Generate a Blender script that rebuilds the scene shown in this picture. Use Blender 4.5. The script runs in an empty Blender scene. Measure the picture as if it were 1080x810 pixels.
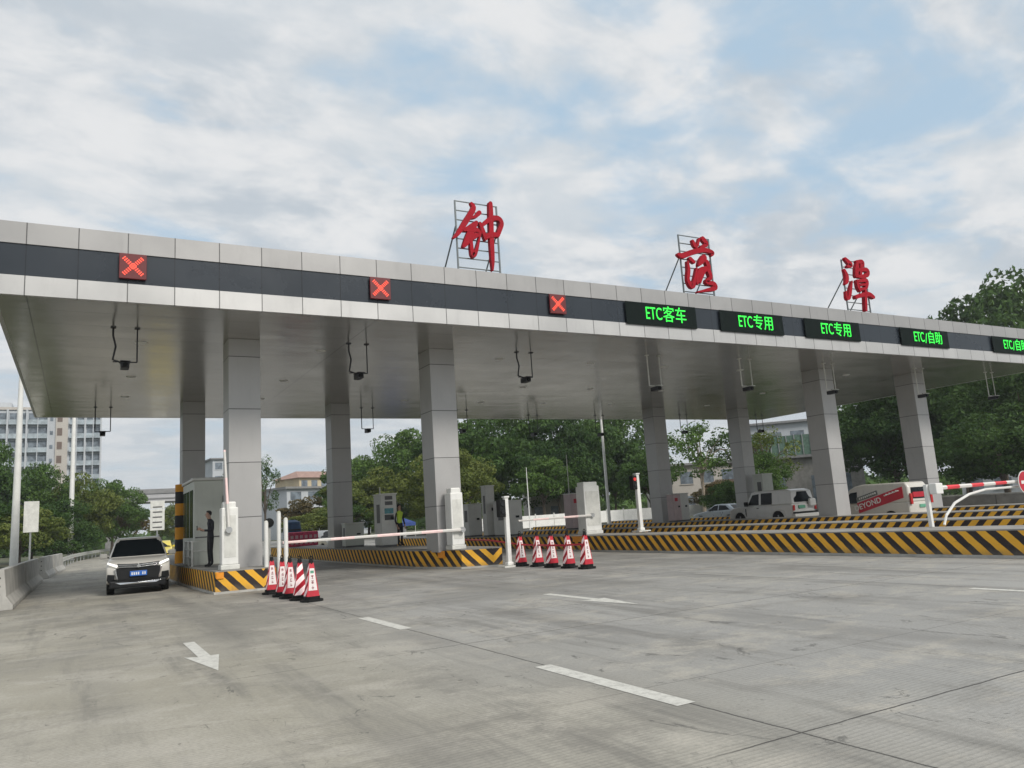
import bpy, bmesh, math, random
from mathutils import Matrix, Vector
import numpy as np
R = math.radians
rnd = random.Random(7)
scene = bpy.context.scene
col = scene.collection

# ------------------------------------------------------------------ camera
cd = bpy.data.cameras.new('camera'); cam = bpy.data.objects.new('camera', cd); col.objects.link(cam)
cd.sensor_width = 36.0; cd.lens = 27.14; cd.clip_start = 0.1; cd.clip_end = 3000
YAW, PIT, ROL = R(29.393), R(9.604), R(-3.749)
fwd = Vector((math.sin(YAW)*math.cos(PIT), math.cos(YAW)*math.cos(PIT), math.sin(PIT)))
rt = Vector((math.cos(YAW), -math.sin(YAW), 0)); up = rt.cross(fwd)
r2 = rt*math.cos(ROL)+up*math.sin(ROL); u2 = -rt*math.sin(ROL)+up*math.cos(ROL)
mw = Matrix((( r2.x, u2.x, -fwd.x, 0), (r2.y, u2.y, -fwd.y, 0), (r2.z, u2.z, -fwd.z, 1.65), (0, 0, 0, 1)))
cam.matrix_world = mw
scene.camera = cam

# ------------------------------------------------------------------ light
SUN_EL, SUN_AZ = R(40), R(163)          # azimuth clockwise from +Y: behind the camera, to the right
sund = bpy.data.lights.new('sun', 'SUN'); sund.energy = 2.5; sund.angle = R(16); sund.color = (1, .95, .88)
sun = bpy.data.objects.new('sun', sund); col.objects.link(sun)
sdir = Vector((math.sin(SUN_AZ)*math.cos(SUN_EL), math.cos(SUN_AZ)*math.cos(SUN_EL), math.sin(SUN_EL)))
sun.rotation_euler = sdir.to_track_quat('Z', 'Y').to_euler()
scene.view_settings.view_transform = 'Standard'
scene.view_settings.look = 'None'
scene.view_settings.exposure = 0.2
scene.view_settings.gamma = 1.0
scene.view_settings.use_curve_mapping = False

world = bpy.data.worlds.new('World'); scene.world = world; world.use_nodes = True
nt = world.node_tree; nt.nodes.clear()
def N(t, typ, **kw):
    n = t.nodes.new(typ)
    for k, v in kw.items(): setattr(n, k, v)
    return n
def sock(t, s, v):
    if isinstance(v, bpy.types.NodeSocket): t.links.new(v, s)
    elif v is not None: s.default_value = v
def mth(t, op, a, b=None, c=None, clamp=False):
    n = N(t, 'ShaderNodeMath', operation=op, use_clamp=clamp)
    for i, v in enumerate((a, b, c)): sock(t, n.inputs[i], v)
    return n.outputs[0]
def mixc(t, f, a, b, mode='MIX'):
    n = N(t, 'ShaderNodeMix', data_type='RGBA', blend_type=mode)
    sock(t, n.inputs[0], f)
    for i, v in ((6, a), (7, b)):
        if isinstance(v, tuple) and len(v) == 3: v = v+(1,)
        sock(t, n.inputs[i], v)
    return n.outputs[2]
def noise(t, vec, scale, detail=4, rough=.55, dist=0.0):
    n = N(t, 'ShaderNodeTexNoise'); sock(t, n.inputs['Vector'], vec)
    n.inputs['Scale'].default_value = scale; n.inputs['Detail'].default_value = detail
    n.inputs['Roughness'].default_value = rough; n.inputs['Distortion'].default_value = dist
    return n.outputs['Fac']
def ramp(t, f, lo, hi):
    n = N(t, 'ShaderNodeMapRange', interpolation_type='SMOOTHSTEP'); sock(t, n.inputs[0], f)
    n.inputs[1].default_value = lo; n.inputs[2].default_value = hi
    return n.outputs[0]
def mapping(t, vec, scale=(1, 1, 1), loc=(0, 0, 0), rot=(0, 0, 0)):
    n = N(t, 'ShaderNodeMapping'); t.links.new(vec, n.inputs['Vector'])
    n.inputs['Scale'].default_value = scale; n.inputs['Location'].default_value = loc; n.inputs['Rotation'].default_value = rot
    return n.outputs[0]
sky = N(nt, 'ShaderNodeTexSky', sky_type='NISHITA', sun_disc=False, sun_elevation=SUN_EL, sun_rotation=SUN_AZ)
sky.air_density = 1.2; sky.dust_density = 2.5
tc = N(nt, 'ShaderNodeTexCoord')
sx = N(nt, 'ShaderNodeSeparateXYZ'); nt.links.new(tc.outputs['Generated'], sx.inputs[0])
zz = mth(nt, 'ADD', mth(nt, 'MAXIMUM', sx.outputs[2], 0.0), 0.16)
cx = N(nt, 'ShaderNodeCombineXYZ')
nt.links.new(mth(nt, 'DIVIDE', sx.outputs[0], zz), cx.inputs[0]); nt.links.new(mth(nt, 'DIVIDE', sx.outputs[1], zz), cx.inputs[1])
cv = mapping(nt, cx.outputs[0], scale=(1.0, 1.25, 1), rot=(0, 0, R(-15)), loc=(3.2, 1.4, 0))
n1 = noise(nt, cv, 3.2, 8, .55, .25)
n2 = noise(nt, mapping(nt, cv, loc=(7, 3, 2)), .9, 3, .5, .2)
n3 = noise(nt, mapping(nt, cv, loc=(1.04, 9.03, 5)), 3.6, 8, .58, .3)
n4 = noise(nt, mapping(nt, cv, loc=(2, 4, 1)), 1.1, 5, .5, .3)
cover = ramp(nt, mth(nt, 'ADD', mth(nt, 'MULTIPLY', n1, .6), mth(nt, 'MULTIPLY', n2, .4)), .33, .50)
lit = ramp(nt, mth(nt, 'ADD', mth(nt, 'MULTIPLY', n3, .6), mth(nt, 'MULTIPLY', n1, .4)), .43, .60)
shd = ramp(nt, n4, .42, .60)
cloudc = mixc(nt, lit, mixc(nt, shd, (5.5, 5.95, 6.35), (4.7, 5.2, 5.7)), (6.95, 7.05, 7.15))
hz = ramp(nt, sx.outputs[2], .30, .0)
bluec = mixc(nt, .85, sky.outputs[0], (4.2, 5.6, 6.9))
skyc = mixc(nt, cover, bluec, cloudc)
skyc = mixc(nt, mth(nt, 'MULTIPLY', hz, .7), skyc, (5.3, 5.7, 6.0))
bg = N(nt, 'ShaderNodeBackground'); nt.links.new(skyc, bg.inputs[0]); bg.inputs[1].default_value = 0.1
wo = N(nt, 'ShaderNodeOutputWorld'); nt.links.new(bg.outputs[0], wo.inputs[0])

# ------------------------------------------------------------------ materials
MATS = {}
def mat(name, color, rough=.6, metal=0.0, var=.12, vscale=3.0, bump=0.0, emit=None, estr=0.0, spec=.5, coat=0.0, dirt=0.0):
    if name in MATS: return MATS[name]
    m = bpy.data.materials.new(name); m.use_nodes = True; t = m.node_tree
    b = t.nodes['Principled BSDF']
    c = tuple(color)+(1,)
    if var or dirt:
        o = N(t, 'ShaderNodeTexCoord').outputs['Object']
        f = noise(t, o, vscale, 5, .6)
        dk = tuple(x*(1-var) for x in color)+(1,); lt = tuple(min(1, x*(1+var)) for x in color)+(1,)
        cc = mixc(t, ramp(t, f, .3, .7), dk, lt)
        if dirt:
            f2 = noise(t, mapping(t, o, scale=(2.5, 2.5, .5), loc=(3, 5, 1)), 1.6, 6, .7)
            cc = mixc(t, mth(t, 'MULTIPLY', ramp(t, f2, .5, .75), dirt), cc, tuple(x*.45 for x in color)+(1,))
        t.links.new(cc, b.inputs['Base Color'])
        r = mth(t, 'ADD', mth(t, 'MULTIPLY', f, .2), rough-.1); t.links.new(r, b.inputs['Roughness'])
    else:
        b.inputs['Base Color'].default_value = c; b.inputs['Roughness'].default_value = rough
    b.inputs['Metallic'].default_value = metal
    b.inputs['Specular IOR Level'].default_value = spec
    b.inputs['Coat Weight'].default_value = coat
    b.inputs['Coat Roughness'].default_value = .05
    if bump:
        o = N(t, 'ShaderNodeTexCoord').outputs['Object']
        bn = N(t, 'ShaderNodeBump'); bn.inputs['Strength'].default_value = bump; bn.inputs['Distance'].default_value = .02
        t.links.new(noise(t, o, vscale*6, 4, .6), bn.inputs['Height']); t.links.new(bn.outputs[0], b.inputs['Normal'])
    if emit:
        b.inputs['Emission Color'].default_value = tuple(emit)+(1,); b.inputs['Emission Strength'].default_value = estr
    MATS[name] = m
    return m

def linemask(t, coord, period, width, off=0.0):
    f = mth(t, 'FRACT', mth(t, 'DIVIDE', mth(t, 'ADD', coord, off), period))
    d = mth(t, 'ABSOLUTE', mth(t, 'SUBTRACT', f, .5))          # .5 at the seam
    return mth(t, 'GREATER_THAN', d, .5-width/period/2)
def panel_mat(name, color, rough, metal, seams, ncoord=True, var=.05, dark=.25, dirt=.15):
    """cladding panels; seams = list of (axis, period, width, offset)"""
    m = mat(name, color, rough, metal, var=var, vscale=.6, dirt=dirt)
    t = m.node_tree; b = t.nodes['Principled BSDF']
    geo = N(t, 'ShaderNodeNewGeometry'); s = N(t, 'ShaderNodeSeparateXYZ'); t.links.new(geo.outputs['Position'], s.inputs[0])
    acc = None
    for ax, per, w, off in seams:
        k = linemask(t, s.outputs[ax], per, w, off)
        acc = k if acc is None else mth(t, 'MAXIMUM', acc, k)
    src = b.inputs['Base Color'].links[0].from_socket
    # every panel slightly its own tone
    ax, per, w, off = seams[0]
    idx = mth(t, 'FLOOR', mth(t, 'DIVIDE', mth(t, 'ADD', s.outputs[ax], off), per))
    wn = N(t, 'ShaderNodeTexWhiteNoise', noise_dimensions='1D'); t.links.new(idx, wn.inputs['W'])
    g = mth(t, 'ADD', mth(t, 'MULTIPLY', wn.outputs[0], .1), .95)
    cg = N(t, 'ShaderNodeCombineColor')
    for i in range(3): t.links.new(g, cg.inputs[i])
    src = mixc(t, 1.0, src, cg.outputs[0], 'MULTIPLY')
    out = mixc(t, acc, src, tuple(c*dark for c in color)+(1,))
    t.links.new(out, b.inputs['Base Color'])
    return m

def stripe_mat(name, ca, cb, period, wear=.35):
    m = bpy.data.materials.new(name); m.use_nodes = True; t = m.node_tree; b = t.nodes['Principled BSDF']
    uv = N(t, 'ShaderNodeUVMap', uv_map='UVMap'); s = N(t, 'ShaderNodeSeparateXYZ'); t.links.new(uv.outputs[0], s.inputs[0])
    o = N(t, 'ShaderNodeTexCoord').outputs['Object']
    wob = mth(t, 'MULTIPLY', mth(t, 'SUBTRACT', noise(t, o, 5, 3), .5), .05)
    f = mth(t, 'FRACT', mth(t, 'DIVIDE', mth(t, 'ADD', s.outputs[0], wob), period))
    k = mth(t, 'GREATER_THAN', f, .5)
    ns = noise(t, o, 2.2, 6, .65)
    A = mixc(t, ns, tuple(x*.75 for x in ca)+(1,), ca); B = mixc(t, ns, cb, tuple(x*1.8 for x in cb)+(1,))
    c = mixc(t, k, A, B)
    w = ramp(t, noise(t, mapping(t, o, scale=(1, 1, 3)), 3.5, 8, .75), .56, .74)
    c = mixc(t, mth(t, 'MULTIPLY', w, wear), c, (.2, .19, .17, 1))
    if name == 'hazard_stripes':
        sp_ = N(t, 'ShaderNodeSeparateXYZ'); t.links.new(o, sp_.inputs[0])
        gz = mth(t, 'MULTIPLY', ramp(t, mth(t, 'ADD', sp_.outputs[2], mth(t, 'MULTIPLY', noise(t, mapping(t, o, scale=(1, 1, .4)), 3, 7, .75), .5)), .52, .22), .6)
        c = mixc(t, gz, c, (.16, .145, .12, 1))
        scf = ramp(t, noise(t, mapping(t, o, scale=(1, .35, 5)), 2.5, 8, .8), .58, .68)
        c = mixc(t, mth(t, 'MULTIPLY', scf, .5), c, (.04, .038, .035, 1))
    b.inputs['Specular IOR Level'].default_value = .22
    t.links.new(c, b.inputs['Base Color']); b.inputs['Roughness'].default_value = .6
    MATS[name] = m
    return m

M_hazard = stripe_mat('hazard_stripes', (.90, .48, .05), (.025, .02, .02), .46)
M_boom = stripe_mat('boom_stripes', (.78, .76, .72), (.50, .05, .06), 1.1, .1)
M_boomp = stripe_mat('faded_boom_stripes', (.8, .78, .74), (.66, .50, .48), 1.5, .1)
M_conestr = stripe_mat('cone_stripes', (.48, .012, .03), (.8, .62, .62), .27, .15)
M_post = stripe_mat('post_bands', (.75, .33, .03), (.02, .02, .02), .92, .2)
M_conc = mat('island_concrete', (.27, .26, .24), .85, var=.18, vscale=1.5, bump=.3, dirt=.3)
M_barr = mat('barrier_concrete', (.42, .41, .38), .85, var=.15, vscale=1.5, bump=.3, dirt=.55)
M_white = mat('white_paint', (.74, .74, .71), .45, var=.06, vscale=2, dirt=.22)
M_whited = mat('weathered_white_paint', (.62, .62, .58), .5, var=.1, vscale=3, dirt=.35)
M_boothm = mat('booth_enamel', (.50, .52, .47), .45, var=.06, vscale=1.2, dirt=.2)
M_kiosk = mat('kiosk_enamel', (.55, .55, .52), .45, var=.06, vscale=2, dirt=.2)
M_kioskr = mat('kiosk_rosy_panel', (.46, .36, .36), .5, var=.08, dirt=.2)
M_grey = mat('dark_grey_plastic', (.09, .09, .09), .5)
M_black = mat('black_rubber', (.012, .013, .013), .75, spec=.2)
M_blackg = mat('black_gloss', (.012, .013, .015), .15, var=0)
M_glass = mat('tinted_glass', (.007, .010, .012), .12, var=0, spec=.12)
M_steel = mat('galvanised_steel', (.42, .43, .43), .4, .6, dirt=.2)
M_steeld = mat('dark_steel', (.035, .035, .04), .5, .3)
M_red = mat('sign_red', (.45, .012, .03), .4, var=.1, vscale=2)
M_char = mat('letter_red', (.33, .003, .014), .6, var=.12, vscale=2, spec=.15)
M_ledg = mat('led_green', (.02, .5, .05), .5, var=0, emit=(.03, 1, .06), estr=.85)
M_ledr = mat('led_red', (.6, .05, .03), .5, var=0, emit=(1, .10, .055), estr=.85)
M_ledrd = mat('led_red_dim', (.09, .004, .006), .5, var=.2, vscale=30, emit=(.5, .0, .006), estr=.05)
M_ledb = mat('led_board', (.004, .009, .008), .7, var=.2, vscale=20, spec=.12)
M_led_lamp = mat('downlight_lens', (.8, .8, .75), .3, var=0, emit=(1, .97, .9), estr=.7)
M_yel = mat('orange_reflector', (.75, .28, .02), .4)
M_soffit = panel_mat('soffit_panels', (.47, .455, .425), .2, .75, [(1, 1.42, .022, 0.1), (0, 8.9, .03, 1.3)], dark=.35, dirt=0, var=.03)
_t = M_soffit.node_tree; _b = N(_t, 'ShaderNodeBump'); _b.inputs['Strength'].default_value = .5; _b.inputs['Distance'].default_value = .03
_t.links.new(noise(_t, mapping(_t, N(_t, 'ShaderNodeNewGeometry').outputs['Position'], scale=(.5, 1.0, 1)), .9, 2, .5), _b.inputs['Height']); _t.links.new(_b.outputs[0], _t.nodes['Principled BSDF'].inputs['Normal'])
M_fup = panel_mat('fascia_upper_panels', (.34, .335, .33), .38, .25, [(0, 1.118, .026, .223)])
M_flo = panel_mat('fascia_lower_panels', (.50, .495, .485), .38, .35, [(0, 1.118, .026, .223)])
M_fdk = panel_mat('fascia_dark_panels', (.022, .029, .038), .28, .1, [(0, 1.118, .02, .223)], dark=.3)
M_colm = panel_mat('column_cladding', (.42, .415, .41), .42, .2, [(2, 1.66, .028, -.45)], dark=.3, dirt=.15)

# ------------------------------------------------------------------ mesh helpers
class MB:
    def __init__(s): s.v = []; s.f = []; s.mi = []; s.uv = []
    def add(s, vs, fs, mi=0, uvs=None):
        o = len(s.v); s.v += [tuple(p) for p in vs]
        for i, f in enumerate(fs):
            s.f.append(tuple(o+k for k in f)); s.mi.append(mi)
            s.uv.append(uvs[i] if uvs else [(0, 0)]*len(f))
        return s
    def box(s, x0, x1, y0, y1, z0, z1, mi=0):
        v = [(x, y, z) for z in (z0, z1) for x, y in ((x0, y0), (x1, y0), (x1, y1), (x0, y1))]
        return s.add(v, [(3, 2, 1, 0), (4, 5, 6, 7), (0, 1, 5, 4), (1, 2, 6, 5), (2, 3, 7, 6), (3, 0, 4, 7)], mi)
    def tube(s, pts, r, n=8, mi=0, uvl=False):
        pts = [Vector(p) for p in pts]
        rs = r if isinstance(r, (list, tuple)) else [r]*len(pts)
        vs = []; ring = []; L = 0
        for i, p in enumerate(pts):
            d = (pts[min(i+1, len(pts)-1)]-pts[max(i-1, 0)]).normalized()
            a = d.orthogonal().normalized() if abs(d.z) < .9 else Vector((1, 0, 0))
            a = (a-d*a.dot(d)).normalized(); b = d.cross(a)
            if i: L += (pts[i]-pts[i-1]).length
            ring.append(L)
            for k in range(n):
                t = 2*math.pi*k/n; vs.append(p+(a*math.cos(t)+b*math.sin(t))*rs[i])
        fs = []; uvs = []
        for i in range(len(pts)-1):
            for k in range(n):
                fs.append((i*n+k, i*n+(k+1) % n, (i+1)*n+(k+1) % n, (i+1)*n+k))
                uvs.append([(ring[i], 0), (ring[i], 0), (ring[i+1], 0), (ring[i+1], 0)])
        fs.append(tuple(range(n))[::-1]); uvs.append([(ring[0], 0)]*n)
        fs.append(tuple((len(pts)-1)*n+k for k in range(n))); uvs.append([(ring[-1]-.001, 0)]*n)
        return s.add(vs, fs, mi, uvs)
    def lathe(s, prof, n=16, mi=0, c=(0, 0, 0), axis='z'):
        vs = []
        for r, h in prof:
            for k in range(n):
                t = 2*math.pi*k/n; a, b = r*math.cos(t), r*math.sin(t)
                p = (a, b, h) if axis == 'z' else ((h, a, b) if axis == 'x' else (a, h, b))
                vs.append((p[0]+c[0], p[1]+c[1], p[2]+c[2]))
        fs = [(i*n+k, i*n+(k+1) % n, (i+1)*n+(k+1) % n, (i+1)*n+k) for i in range(len(prof)-1) for k in range(n)]
        fs.append(tuple(range(n))[::-1]); fs.append(tuple((len(prof)-1)*n+k for k in range(n)))
        return s.add(vs, fs, mi)
    def prism(s, poly, z0, z1, mi=0, mis=None):
        n = len(poly); vs = [(x, y, z) for z in (z0, z1) for x, y in poly]
        s.add(vs, [tuple(range(n))[::-1], tuple(range(n, 2*n))], mi if mis is None else mis)
        s.add(vs, [(i, (i+1) % n, n+(i+1) % n, n+i) for i in range(n)], mi)
        return s
    def build(s, name, mats, parent=None, loc=(0, 0, 0), rz=0.0, bevel=0, smooth=False, seg=2, ang=35):
        me = bpy.data.meshes.new(name); me.from_pydata([tuple(map(float, v)) for v in s.v], [], s.f)
        if not isinstance(mats, (list, tuple)): mats = [mats]
        for m in mats: me.materials.append(m)
        me.polygons.foreach_set('material_index', s.mi)
        if any(any(u != (0, 0) for u in f) for f in s.uv):
            ul = me.uv_layers.new(name='UVMap'); ul.data.foreach_set('uv', [c for f in s.uv for u in f for c in u])
        bm = bmesh.new(); bm.from_mesh(me); bmesh.ops.recalc_face_normals(bm, faces=bm.faces); bm.to_mesh(me); bm.free()
        if smooth:
            me.polygons.foreach_set('use_smooth', [True]*len(me.polygons))
            try: me.set_sharp_from_angle(angle=R(40))
            except Exception: pass
        me.update()
        o = bpy.data.objects.new(name, me); col.objects.link(o); o.location = loc; o.rotation_euler = (0, 0, rz)
        if parent: o.parent = parent
        if bevel:
            b = o.modifiers.new('bevel', 'BEVEL'); b.width = bevel; b.segments = seg; b.limit_method = 'ANGLE'; b.angle_limit = R(ang)
        return o

def tag(o, label=None, cat=None, group=None, kind=None):
    if label: o['label'] = label
    if cat: o['category'] = cat
    if group: o['group'] = group
    if kind: o['kind'] = kind
    return o
def thing(name, label, cat, loc=(0, 0, 0), rz=0.0, group=None):
    o = bpy.data.objects.new(name, None); col.objects.link(o); o.location = loc; o.rotation_euler = (0, 0, rz)
    o.empty_display_size = .3
    return tag(o, label, cat, group)
def kids(o): return [c for c in bpy.data.objects if c.parent == o]
def copy_tree(o, parent=None):
    c = o.copy(); col.objects.link(c); c.parent = parent
    for ch in kids(o): copy_tree(ch, c)
    return c
def dup(root, label, loc, rz=None, group=None, scale=None):
    c = copy_tree(root); c.location = loc; c['label'] = label
    if rz is not None: c.rotation_euler = (0, 0, rz)
    if scale: c.scale = scale
    if group: c['group'] = group
    return c
def text_mesh(s, size, m, name='lettering', depth=.012, bold=0.0, align='CENTER', sx=1.0):
    cu = bpy.data.curves.new(name, 'FONT'); cu.body = s; cu.size = size; cu.extrude = depth; cu.offset = bold
    cu.align_x = align; cu.align_y = 'CENTER'; cu.space_character = 1.0
    tmp = bpy.data.objects.new(name, cu); col.objects.link(tmp)
    dg = bpy.context.evaluated_depsgraph_get(); dg.update()
    me = bpy.data.meshes.new_from_object(tmp.evaluated_get(dg)); bpy.data.objects.remove(tmp)
    bpy.data.curves.remove(cu)
    me.materials.clear(); me.materials.append(m)
    for v in me.vertices: v.co.x *= sx
    o = bpy.data.objects.new(name, me); col.objects.link(o)
    return o

# ------------------------------------------------------------------ ground
def ground_mat():
    m = bpy.data.materials.new('plaza_concrete'); m.use_nodes = True; t = m.node_tree; b = t.nodes['Principled BSDF']
    geo = N(t, 'ShaderNodeNewGeometry'); P = geo.outputs['Position']; s = N(t, 'ShaderNodeSeparateXYZ'); t.links.new(P, s.inputs[0])
    X, Y = s.outputs[0], s.outputs[1]
    base = mixc(t, ramp(t, noise(t, P, .22, 4, .55), .35, .65), (.34, .315, .25, 1), (.415, .388, .325, 1))
    # cooler, greyer slabs to the right
    base = mixc(t, mth(t, 'MULTIPLY', ramp(t, mth(t, 'ADD', X, mth(t, 'MULTIPLY', noise(t, P, .3, 3), 4)), 3, 9), .85), base, (.355, .352, .34, 1))
    # tone of each slab
    wn = N(t, 'ShaderNodeTexWhiteNoise', noise_dimensions='2D'); cb = N(t, 'ShaderNodeCombineXYZ')
    t.links.new(mth(t, 'FLOOR', mth(t, 'DIVIDE', mth(t, 'SUBTRACT', X, 4.5), 4.15)), cb.inputs[0])
    t.links.new(mth(t, 'FLOOR', mth(t, 'DIVIDE', mth(t, 'SUBTRACT', Y, 4.15), 5.0)), cb.inputs[1]); t.links.new(cb.outputs[0], wn.inputs['Vector'])
    base = mixc(t, mth(t, 'MULTIPLY', wn.outputs[0], .18), base, (.15, .15, .145, 1))
    # wear along the traffic direction and mottled stains
    st = noise(t, mapping(t, P, scale=(1.6, .14, 1)), 1.0, 8, .7, .1)
    base = mixc(t, mth(t, 'MULTIPLY', ramp(t, st, .47, .70), .62), base, (.125, .12, .108, 1))
    st2 = noise(t, mapping(t, P, scale=(.5, .62, 1), loc=(4, 2, 0)), 1.0, 9, .78, .15)
    base = mixc(t, mth(t, 'MULTIPLY', ramp(t, st2, .49, .66), .5), base, (.17, .16, .14, 1))
    st3 = noise(t, mapping(t, P, scale=(.7, .9, 1), loc=(9, 1, 0)), 1.0, 9, .78, .1)
    base = mixc(t, mth(t, 'MULTIPLY', ramp(t, st3, .48, .62), .6), base, (.46, .43, .37, 1))
    sp = noise(t, P, 28, 3, .7)
    base = mixc(t, mth(t, 'MULTIPLY', ramp(t, sp, .35, .7), .28), base, (.15, .145, .13, 1))
    # scattered dark blotches and scuffs
    bl = noise(t, mapping(t, P, scale=(1.6, .8, 1), loc=(2, 7, 0)), 1.3, 9, .78, 1.2)
    base = mixc(t, mth(t, 'MULTIPLY', ramp(t, bl, .595, .64), .65), base, (.07, .068, .062, 1))
    # long dark tyre bands down each lane, and a rubbed patch in front of the islands
    lane = mth(t, 'ABSOLUTE', mth(t, 'SUBTRACT', mth(t, 'FRACT', mth(t, 'DIVIDE', mth(t, 'ADD', X, mth(t, 'MULTIPLY', noise(t, P, .12, 3), 1.6)), 2.05)), .5))
    base = mixc(t, mth(t, 'MULTIPLY', mth(t, 'MULTIPLY', ramp(t, lane, .25, .02), ramp(t, noise(t, mapping(t, P, scale=(1, .3, 1), loc=(3, 8, 0)), .5, 5), .42, .62)), .38), base, (.13, .125, .115, 1))
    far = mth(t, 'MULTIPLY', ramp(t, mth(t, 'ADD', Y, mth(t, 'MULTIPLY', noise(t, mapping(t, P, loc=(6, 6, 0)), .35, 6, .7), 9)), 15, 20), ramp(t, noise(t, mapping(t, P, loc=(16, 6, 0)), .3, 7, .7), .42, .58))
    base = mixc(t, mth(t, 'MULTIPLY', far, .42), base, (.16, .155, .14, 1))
    # tined grooves
    gr = mth(t, 'SINE', mth(t, 'MULTIPLY', mth(t, 'ADD', Y, mth(t, 'MULTIPLY', noise(t, P, .8, 2), .12)), 2*math.pi/.055))
    gm = mth(t, 'MULTIPLY', ramp(t, noise(t, P, .5, 4, .6), .34, .55), mth(t, 'MULTIPLY', ramp(t, gr, .2, 1.0), .22))
    base = mixc(t, gm, base, (.10, .097, .09, 1))
    # oil drips along the lanes
    vd = N(t, 'ShaderNodeTexVoronoi', feature='F1'); vd.inputs['Scale'].default_value = 2.3; t.links.new(P, vd.inputs['Vector'])
    dr = mth(t, 'MULTIPLY', mth(t, 'LESS_THAN', vd.outputs['Distance'], mth(t, 'MULTIPLY', noise(t, P, 1.7, 3), .14)), ramp(t, noise(t, mapping(t, P, scale=(1, .2, 1), loc=(8, 3, 0)), .5, 3), .52, .58))
    base = mixc(t, mth(t, 'MULTIPLY', dr, .5), base, (.06, .058, .052, 1))
    # joints
    wob = mth(t, 'MULTIPLY', mth(t, 'SUBTRACT', noise(t, P, 2.2, 5, .7), .5), .05)
    jx = linemask(t, mth(t, 'ADD', X, wob), 8.3, .022, -4.5); jy = linemask(t, mth(t, 'ADD', Y, wob), 5.6, .022, -4.15)
    jy2 = mth(t, 'MULTIPLY', linemask(t, mth(t, 'ADD', Y, wob), 5.6, .016, -6.02), .5)
    jm = mth(t, 'MULTIPLY', mth(t, 'MAXIMUM', mth(t, 'MAXIMUM', jx, jy2), jy), mth(t, 'MAXIMUM', mth(t, 'MULTIPLY', ramp(t, noise(t, P, .45, 3), .48, .56), .7), ramp(t, X, 3.2, 4.2)))
    # hairline cracks
    vo = N(t, 'ShaderNodeTexVoronoi', feature='DISTANCE_TO_EDGE'); vo.inputs['Scale'].default_value = .35
    wp = mixc(t, .12, P, N(t, 'ShaderNodeTexNoise').outputs['Color']); 
    nn = N(t, 'ShaderNodeTexNoise'); nn.inputs['Scale'].default_value = 1.4; nn.inputs['Detail'].default_value = 6; t.links.new(P, nn.inputs['Vector'])
    va = N(t, 'ShaderNodeVectorMath', operation='ADD'); t.links.new(P, va.inputs[0]); t.links.new(nn.outputs['Color'], va.inputs[1]); t.links.new(va.outputs[0], vo.inputs['Vector'])
    ck = mth(t, 'MULTIPLY', mth(t, 'LESS_THAN', vo.outputs['Distance'], .0022), ramp(t, noise(t, mapping(t, P, loc=(5, 5, 0)), .25, 2), .60, .66))
    base = mixc(t, mth(t, 'MAXIMUM', mth(t, 'MULTIPLY', jm, .85), mth(t, 'MULTIPLY', ck, .4)), base, (.045, .042, .038, 1))
    t.links.new(base, b.inputs['Base Color'])
    t.links.new(mth(t, 'ADD', .62, mth(t, 'MULTIPLY', st2, .3)), b.inputs['Roughness'])
    bn = N(t, 'ShaderNodeBump'); bn.inputs['Strength'].default_value = .35; bn.inputs['Distance'].default_value = .01
    hh = mth(t, 'SUBTRACT', mth(t, 'ADD', mth(t, 'MULTIPLY', sp, .6), mth(t, 'MULTIPLY', gr, .12)), mth(t, 'MULTIPLY', jm, 2.0))
    t.links.new(hh, bn.inputs['Height']); t.links.new(bn.outputs[0], b.inputs['Normal'])
    return m
def gnd2_mat():
    m = bpy.data.materials.new('grass_and_soil'); m.use_nodes = True; t = m.node_tree; b = t.nodes['Principled BSDF']
    P = N(t, 'ShaderNodeNewGeometry').outputs['Position']
    c = mixc(t, ramp(t, noise(t, P, .4, 6, .65), .4, .6), (.05, .075, .025, 1), (.13, .115, .075, 1))
    c = mixc(t, mth(t, 'MULTIPLY', noise(t, P, 6, 4), .4), c, (.03, .04, .015, 1))
    t.links.new(c, b.inputs['Base Color']); b.inputs['Roughness'].default_value = .95
    return m
M_ground = ground_mat(); M_grass = gnd2_mat()
tag(MB().add([(-1500, -1500, -.02), (1500, -1500, -.02), (1500, 1500, -.02), (-1500, 1500, -.02)], [(0, 1, 2, 3)]).build('ground', M_grass), kind='structure')
pts = [(-30, -30), (62, -30), (62, 62), (30, 90), (24, 170), (9, 170), (3.0, 111), (-.6, 82), (-1.9, 55), (-2.3, 26), (-30, 14)]
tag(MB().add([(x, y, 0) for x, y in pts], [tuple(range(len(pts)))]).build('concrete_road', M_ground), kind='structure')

# painted markings, each a worn sheet 4 mm above the slab
def paint_mat(lo=.42, amt=.55, nm='worn_road_paint'):
    m = bpy.data.materials.new(nm); m.use_nodes = True; t = m.node_tree; b = t.nodes['Principled BSDF']
    P = N(t, 'ShaderNodeNewGeometry').outputs['Position']
    w = ramp(t, noise(t, P, 9, 8, .75), lo, lo+.24)
    c = mixc(t, mth(t, 'MULTIPLY', w, amt), (.60, .59, .54, 1), (.30, .29, .265, 1))
    t.links.new(c, b.inputs['Base Color']); b.inputs['Roughness'].default_value = .7
    return m
M_paint = paint_mat(); M_faint = paint_mat(.2, .95, 'faded_road_paint')
def marking(name, poly, label, m=None):
    o = MB().add([(x, y, .004) for x, y in poly], [tuple(range(len(poly)))]).build(name, m or M_paint)
    return tag(o, label, kind='structure')
def strip(x, y0, y1, w, label, m=None): return marking('lane_marking', [(x-w/2, y0), (x+w/2, y0), (x+w/2, y1), (x-w/2, y1)], label, m)
strip(4.46, 5.31, 7.65, .2, 'nearest white lane dash on the concrete')
strip(4.49, 11.84, 13.97, .2, 'second white lane dash, before the left cones')
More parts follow.
